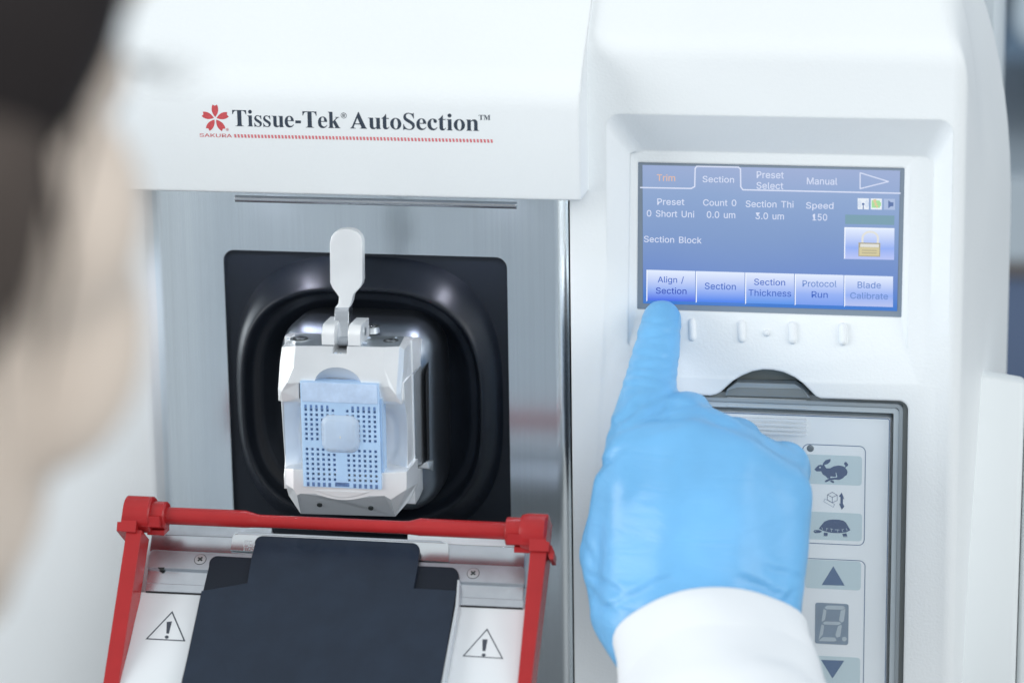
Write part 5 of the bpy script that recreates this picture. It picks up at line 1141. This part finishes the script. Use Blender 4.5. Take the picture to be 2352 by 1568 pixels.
mb.capsule(hp(0, -10, -80), NB, 54, 60)
for a, b, r0, r1 in ((NB, CH, 62, 110), (SH_R, SH_L, 52, 52), (CH, PEL, 120, 135), (SH_R, EL, 46, 38), (EL, WR - (WR - EL).normalized() * 22, 36, 20), (SH_L, SH_L + Vector((-60, -20, -290)), 46, 38), (SH_L + Vector((-60, -20, -290)), SH_L + Vector((-20, 170, -400)), 36, 26)):
    mb.capsule(a, b, r0, r1)
hand_l = SH_L + Vector((-20, 170, -400))
mb.capsule(hand_l, hand_l + Vector((10, 70, -14)), 30, 24)
for k in range(4): mb.capsule(hand_l + Vector((-22 + 15 * k, 80, -16)), hand_l + Vector((-24 + 17 * k, 128 + 8 * (k in (1, 2)), -40)), 9, 7)
mb.capsule(hand_l + Vector((26, 20, -6)), hand_l + Vector((52, 62, -24)), 11, 8)
body_me = fuse(mb, 4.0, 4, 'body')
link_mesh('body', body_me, M['skin'], person, smooth=True)
# eyes, brows and lashes
for s in (-1, 1):
    MB().sphere(hp(31 * s, 77, 4), 11.5).build('eye', mat('eye_white', (0.7, 0.7, 0.68), 0.2), person, smooth=True)
    MB().sphere(hp(31 * s, 86.5, 2), (5, 2.6, 5), M=HM).build('iris', mat('iris_brown', (0.03, 0.02, 0.015), 0.15), person, smooth=True)
    mb = MB()
    for k in range(7):
        t = -1 + 2 * k / 6; a = hp(31 * s + 13 * t, 89 - 5 * t * t, 6 - 2 * t * t); mb.tube([a, a + HM @ Vector((3.0 * t + 1.5 * s, 6, -0.5)), a + HM @ Vector((5 * t + 3 * s, 10, 2.5))], [0.35, 0.28, 0.1], 6)
    mb.build('eyelashes', M['hair'], person)
    MB().tube([hp(12 * s, 88, 24), hp(30 * s, 88, 31), hp(50 * s, 70, 25)], [3.2, 3.6, 1.5], 8).build('eyebrow', M['hair'], person, smooth=True)
# hair
mb = MB()
es(0, -24, 36, 82, 86, 88); es(0, 16, 70, 70, 56, 44)
for s in (-1, 1):
    es(64 * s, 25, 34, 20, 40, 50); es(58 * s, -50, -40, 30, 36, 58)
    es(50 * s, 38, 62, 22, 26, 34)
es(0, -76, -30, 60, 32, 66)
hm_ = fuse(mb, 3.5, 3, 'hair')
mb = MB()
for s in (-1, 1): es(69 * s, 20, -6, 11, 26, 44); es(72 * s, -10, -38, 13, 28, 52)
link_mesh('side_hair', fuse(mb, 3.0, 4, 'side'), M['side_hair'], person, smooth=True)
bmj = bmesh.new(); bmj.from_mesh(hm_)
mb = MB(); random.seed(11)
for k in range(60):       # loose strands along the temple and in front of the ear
    s = 1 if k % 4 else -1; z0_ = random.uniform(-5, 95); y0_ = random.uniform(26, 46) - 0.0018 * (z0_ - 40) ** 2
    x0_ = 76 - 0.004 * (y0_ - 10) ** 2 - max(0, z0_ - 40) * 0.5; ln = random.uniform(26, 50)
    mb.tube([hp(s * (x0_ - 3), y0_ - 14, z0_ + 14), hp(s * x0_, y0_, z0_), hp(s * (x0_ + 1), y0_ + random.uniform(-2, 7), z0_ - ln * .5), hp(s * (x0_ - 1), y0_ + random.uniform(-8, 6), z0_ - ln)], [1.0, 1.1, 0.8, 0.2], 5)
t2 = mb.raw('st'); bmj.from_mesh(t2); bmj.to_mesh(hm_); bmj.free()
link_mesh('hair', hm_, M['hair'], person, smooth=True)
# ---------------- gloved right hand, index finger on the screen
mb = MB()
def j(u, v, Y): return pt(u, v, Y)
def chain(pts_):
    for (a, ra), (b, rb) in zip(pts_, pts_[1:]): mb.capsule(a, b, ra, rb)
chain([(j(1520, 733, -17.5), 7.4), (j(1511, 790, -26), 8.3), (j(1492, 885, -40), 9.5), (j(1468, 1020, -62), 12.0), (j(1468, 1130, -78), 13.0)])
chain([(j(1585, 1040, -70), 12.5), (j(1576, 965, -50), 10.6), (j(1585, 965, -40), 9.6), (j(1592, 1030, -28), 8.5), (j(1585, 1075, -32), 7.5)])
chain([(j(1686, 1075, -72), 12.0), (j(1688, 1020, -52), 10.0), (j(1695, 1020, -42), 9.2), (j(1697, 1080, -30), 8.0), (j(1690, 1120, -34), 7.0)])
chain([(j(1782, 1130, -66), 11.5), (j(1800, 1072, -50), 9.6), (j(1808, 1085, -40), 8.6), (j(1800, 1140, -32), 7.4), (j(1790, 1170, -36), 6.6)])
# joining web of knuckles and the back of the hand
K1, K2, K3, K4 = j(1470, 1060, -70), j(1585, 1050, -74), j(1686, 1085, -74), j(1782, 1140, -68)
for a, b in ((K1, K2), (K2, K3), (K3, K4)): mb.capsule(a, b, 12.4, 12.0)
W1_, W2_, W3_, W4_ = j(1480, 1420, -96), j(1560, 1430, -100), j(1650, 1430, -100), j(1735, 1420, -92)
for a, b in ((K1, W1_), (K2, W2_), (K3, W3_), (K4, W4_)): mb.capsule(a, b, 13.0, 15.5)
for a, b in ((W1_, W2_), (W2_, W3_), (W3_, W4_)): mb.capsule(a, b, 15.5)
for a, b, t in ((K1, W1_, .35), (K2, W2_, .5), (K3, W3_, .5), (K4, W4_, .5)):
    mb.sphere(a.lerp(b, t), 14.6)
mb.capsule(K1.lerp(W1_, .15) + Vector((0, -1.5, 1.5)), K3.lerp(W3_, .12) + Vector((0, -1.5, 1.5)), 13.0); mb.capsule(K2.lerp(W2_, .15) + Vector((0, -1.5, 1.5)), K4.lerp(W4_, .12) + Vector((0, -1.5, 1.5)), 12.5)
mb.capsule(j(1586, 990, -58), j(1690, 1040, -60), 11); mb.capsule(j(1690, 1040, -60), j(1792, 1095, -56), 10.5); mb.capsule(K1.lerp(W1_, .4), K4.lerp(W4_, .4), 14.4); mb.capsule(K1.lerp(W1_, .7), K4.lerp(W4_, .7), 15)
# thumb along the left edge, its tip folded in under the palm
chain([(j(1462, 1400, -86), 15.5), (j(1412, 1270, -72), 12.8), (j(1425, 1160, -54), 10.2), (j(1490, 1110, -44), 8.6), (j(1530, 1085, -40), 7.4)])
chain([(j(1410, 1300, -78), 11.5), (j(1440, 1120, -74), 12)])
mb.capsule(WR, WR + (EL - WR).normalized() * 26, 24, 23)
mb.capsule(j(1462, 1400, -88), WR + (EL - WR).normalized() * 24 + Vector((-5, 0, 0)), 16.5, 19); mb.capsule(j(1735, 1415, -90), WR + (EL - WR).normalized() * 24 + Vector((6, 0, 0)), 15.5, 19)
# the stretched rubber over the back of the hand: one taut hull over knuckles and wrist
bh = bmesh.new(); hm = MB()
for c_, r_ in ((K1, 13.2), (K2, 13.6), (K3, 13.4), (K4, 12.6), (W1_, 15.6), (W2_, 16.2), (W3_, 16.2), (W4_, 15.4), (K2.lerp(W2_, .45), 16.6), (K3.lerp(W3_, .45), 16.4)): hm.sphere(c_, r_, 16, 10)
for v_ in hm.v: bh.verts.new(v_)
bmesh.ops.convex_hull(bh, input=bh.verts)
loose = [v_ for v_ in bh.verts if not v_.link_faces]; bmesh.ops.delete(bh, geom=loose, context='VERTS')
bh.verts.index_update(); mb.add([v_.co.copy() for v_ in bh.verts], [tuple(v_.index for v_ in f.verts) for f in bh.faces]); bh.free()
gl = fuse(mb, 1.3, 18, 'glove', 0.6)
# folds of thin rubber: shallow grooves with a raised lip, laid out on the photo's lines
def pix(q):
    d = q - CAM; return PW / 2 + F_PX * d.dot(RIGHT) / d.dot(FWD), PH / 2 + F_PX * d.dot(DOWN) / d.dot(FWD)
FOLD = [((1468, 742), (1530, 736), 5, .30), ((1458, 772), (1562, 764), 6, .40), ((1462, 782), (1530, 786), 5, .25), ((1448, 812), (1556, 826), 6, .32), ((1440, 838), (1552, 846), 6, .28), ((1436, 862), (1552, 868), 6, .25), ((1428, 884), (1500, 886), 6, .3),
        ((1400, 985), (1470, 926), 9, .55), ((1470, 926), (1556, 900), 9, .5), ((1420, 990), (1540, 930), 9, .4), ((1540, 930), (1650, 925), 9, .35), ((1430, 1010), (1560, 962), 10, .3), ((1372, 1082), (1402, 1056), 6, .5), ((1376, 1066), (1440, 1024), 8, .4), ((1600, 912), (1648, 946), 7, .3),
        ((1700, 965), (1752, 1000), 8, .3), ((1345, 1310), (1420, 1362), 9, .5), ((1350, 1350), (1410, 1410), 8, .5), ((1362, 1400), (1430, 1380), 7, .4), ((1440, 1370), (1540, 1330), 10, .4), ((1700, 1330), (1810, 1372), 10, .5), ((1760, 1300), (1838, 1330), 9, .4), ((1790, 1390), (1822, 1360), 7, .45), ((1340, 1240), (1360, 1300), 8, .35)]
for v_ in gl.vertices:
    u_, w_ = pix(v_.co); dz = 0
    for (ax_, ay_), (bx_, by_), wd_, dp_ in FOLD:
        L2 = (bx_ - ax_) ** 2 + (by_ - ay_) ** 2; tt_ = ((u_ - ax_) * (bx_ - ax_) + (w_ - ay_) * (by_ - ay_)) / L2
        if -0.2 < tt_ < 1.2:
            ds = ((u_ - ax_) * (by_ - ay_) - (w_ - ay_) * (bx_ - ax_)) / math.sqrt(L2) + 3 * math.sin(tt_ * 5 + ax_)
            if abs(ds) < 4 * wd_:
                e_ = min(1, max(0, (0.2 + tt_) / 0.3)) * min(1, max(0, (1.2 - tt_) / 0.3))
                dz += 1.2 * dp_ * e_ * (-math.exp(-(ds / wd_) ** 2) + 0.6 * math.exp(-((ds - 1.7 * wd_) / wd_) ** 2))
    if dz: v_.co += v_.normal * dz
# soft creases of thin rubber across the finger and the back of the hand
def crease(mt):
    t = mt.node_tree; b = t.nodes['Principled BSDF']; tc = t.nodes.new('ShaderNodeTexCoord')
    mpn = t.nodes.new('ShaderNodeMapping'); mpn.inputs['Scale'].default_value = (28, 60, 150); mpn.inputs['Rotation'].default_value = (0.2, 0.5, 0)
    n = t.nodes.new('ShaderNodeTexNoise'); n.inputs['Scale'].default_value = 1.0; n.inputs['Detail'].default_value = 3; n.inputs['Distortion'].default_value = 0.6
    bp = t.nodes.new('ShaderNodeBump'); bp.inputs['Strength'].default_value = 0.35; bp.inputs['Distance'].default_value = 0.002
    t.links.new(tc.outputs['Object'], mpn.inputs[0]); t.links.new(mpn.outputs[0], n.inputs['Vector']); t.links.new(n.outputs[0], bp.inputs['Height']); t.links.new(bp.outputs[0], b.inputs['Normal'])
crease(M['glove'])
link_mesh('glove', gl, M['glove'], person, smooth=True)
# ---------------- lab coat: torso and upper arms as one garment, right sleeve ending in an open cuff
mb = MB()
for a, b, r0, r1 in ((NB + Vector((0, -10, -45)), CH, 70, 122), (SH_R, SH_L, 62, 62), (CH, PEL, 132, 150), (SH_R, EL, 58, 50), (SH_L, SH_L + Vector((-60, -20, -290)), 58, 48), (SH_L + Vector((-60, -20, -290)), SH_L + Vector((-24, 150, -390)), 48, 40), (PEL, PEL + Vector((0, 0, -200)), 150, 175), (EL, EL + (WR - EL) * 0.3, 50, 48)):
    mb.capsule(a, b, r0, r1)
cme = fuse(mb, 6.0, 6, 'coat')
ax = (WR - EL).normalized()
mb = MB(); loops = []
sd = Vector((1, 0, 0)); sd = (sd - ax * sd.dot(ax)).normalized(); nv = ax.cross(sd); nv = nv if nv.z > 0 else -nv
L = (WR - EL).length
cu = WR - ax * 5 + Vector((2, 0, 0))
random.seed(4)
ph = [random.uniform(0, 6.28) for _ in range(8)]
def ring(dist, r, extra=0.0):
    out = []
    for k in range(56):
        a = 2 * math.pi * k / 56
        f_ = 1 + min(dist, 60) / 45
        w = 1 + f_ * 0.026 * math.sin(3 * a + ph[0] + dist * 0.05) + 0.02 * math.sin(5 * a + ph[1] - dist * 0.09) + f_ * 0.012 * math.sin(2 * a + dist * 0.22 + ph[2]) + f_ * 0.008 * math.sin(7 * a + dist * 0.31 + ph[3])
        out.append(cu - ax * dist + sd * math.cos(a) * r * 1.06 * w + nv * math.sin(a) * r * 0.94 * w + Vector((1.6, 0, 0)) * (dist / 20))
    return out
spec_ = [(14, 28.4), (6, 28.6), (1, 28.9), (0, 29.3), (0.2, 30.2), (1.2, 30.6), (6, 30.9), (16, 31.6), (17, 31.5), (18, 31.8), (28, 33.0), (34, 34.4), (40, 35.6), (46, 36.0), (53, 37.6), (60, 38.6), (70, 40.5), (85, 42.5), (115, 46), (150, 49.5), (190, 51), (L, 52)]
mb.loft([ring(d, r) for d, r in spec_], False, False)
bmj = bmesh.new(); bmj.from_mesh(cme)
t2 = mb.raw('sl'); fix(t2); bmj.from_mesh(t2); bmj.to_mesh(cme); bmj.free()
link_mesh('lab_coat', cme, M['coat'], person, smooth=True)
# ================================================================== the room strip beyond the machine
def backbox(name, u0, u1, v0, v1, y, dpt, mt, r=6, parent=None):
    a, b = pt(u0, v1, y), pt(u1, v0, y)
    return MB().loft([rrect(a.x, b.x, min(a.z, b.z), max(a.z, b.z), r, y + dpt), rrect(a.x, b.x, min(a.z, b.z), max(a.z, b.z), r, y + 3), rrect(a.x + 3, b.x - 3, min(a.z, b.z) + 3, max(a.z, b.z) - 3, max(r - 3, 1), y)]).build(name, mt, parent, auto=40)
w = MB().box(-1500, 2500, 1500, 1560, -1400, 1600).build('wall', mat('room_wall', (0.22, 0.32, 0.44), 0.8)); w['kind'] = 'structure'
YB_ = 900.0
bench = thing('lab_bench', 'blurred pale lab bench with dark blue doors behind the microtome', 'bench', pt(2400, 700, YB_))
backbox('bench_top', 2180, 3400, 432, 600, YB_, 500, mat('bench_top_grey', (0.40, 0.46, 0.51), 0.5), 6, bench)
backbox('wood_edge', 2180, 3400, 604, 634, YB_ + 6, 480, mat('bench_edge_brown', (0.14, 0.125, 0.12), 0.5), 3, bench)
backbox('cabinet_door', 2180, 2700, 638, 2400, YB_ + 14, 470, mat('cabinet_blue', (0.09, 0.13, 0.22), 0.5), 6, bench)
backbox('cabinet_door', 2710, 3400, 638, 2400, YB_ + 14, 470, mat('cabinet_blue', (0.09, 0.13, 0.22), 0.5), 6, bench)
inst = thing('wall_cabinet', 'blurred pale cabinet hanging on the blue back wall, cut by the right edge', 'cabinet', pt(2400, 60, 1000))
backbox('cabinet_body', 2324, 2900, -900, 130, 1000, 400, mat('cabinet_pale', (0.44, 0.52, 0.58), 0.5), 30, inst)
backbox('cabinet_side', 2150, 2316, -900, 165, 1040, 380, mat('cabinet_navy', (0.055, 0.085, 0.15), 0.5), 6, inst)

b_ = MB().loft([rrect(-700, 900, -232, -204, 3, 700), rrect(-700, 900, -232, -204, 3, -330), rrect(-698, 898, -230, -206, 3, -333)]).build('unseen_bench', mat('dark_bench', (0.09, 0.095, 0.10), 0.6)); b_['kind'] = 'structure'  # unseen bench, added dark to darken the lower steel's reflection
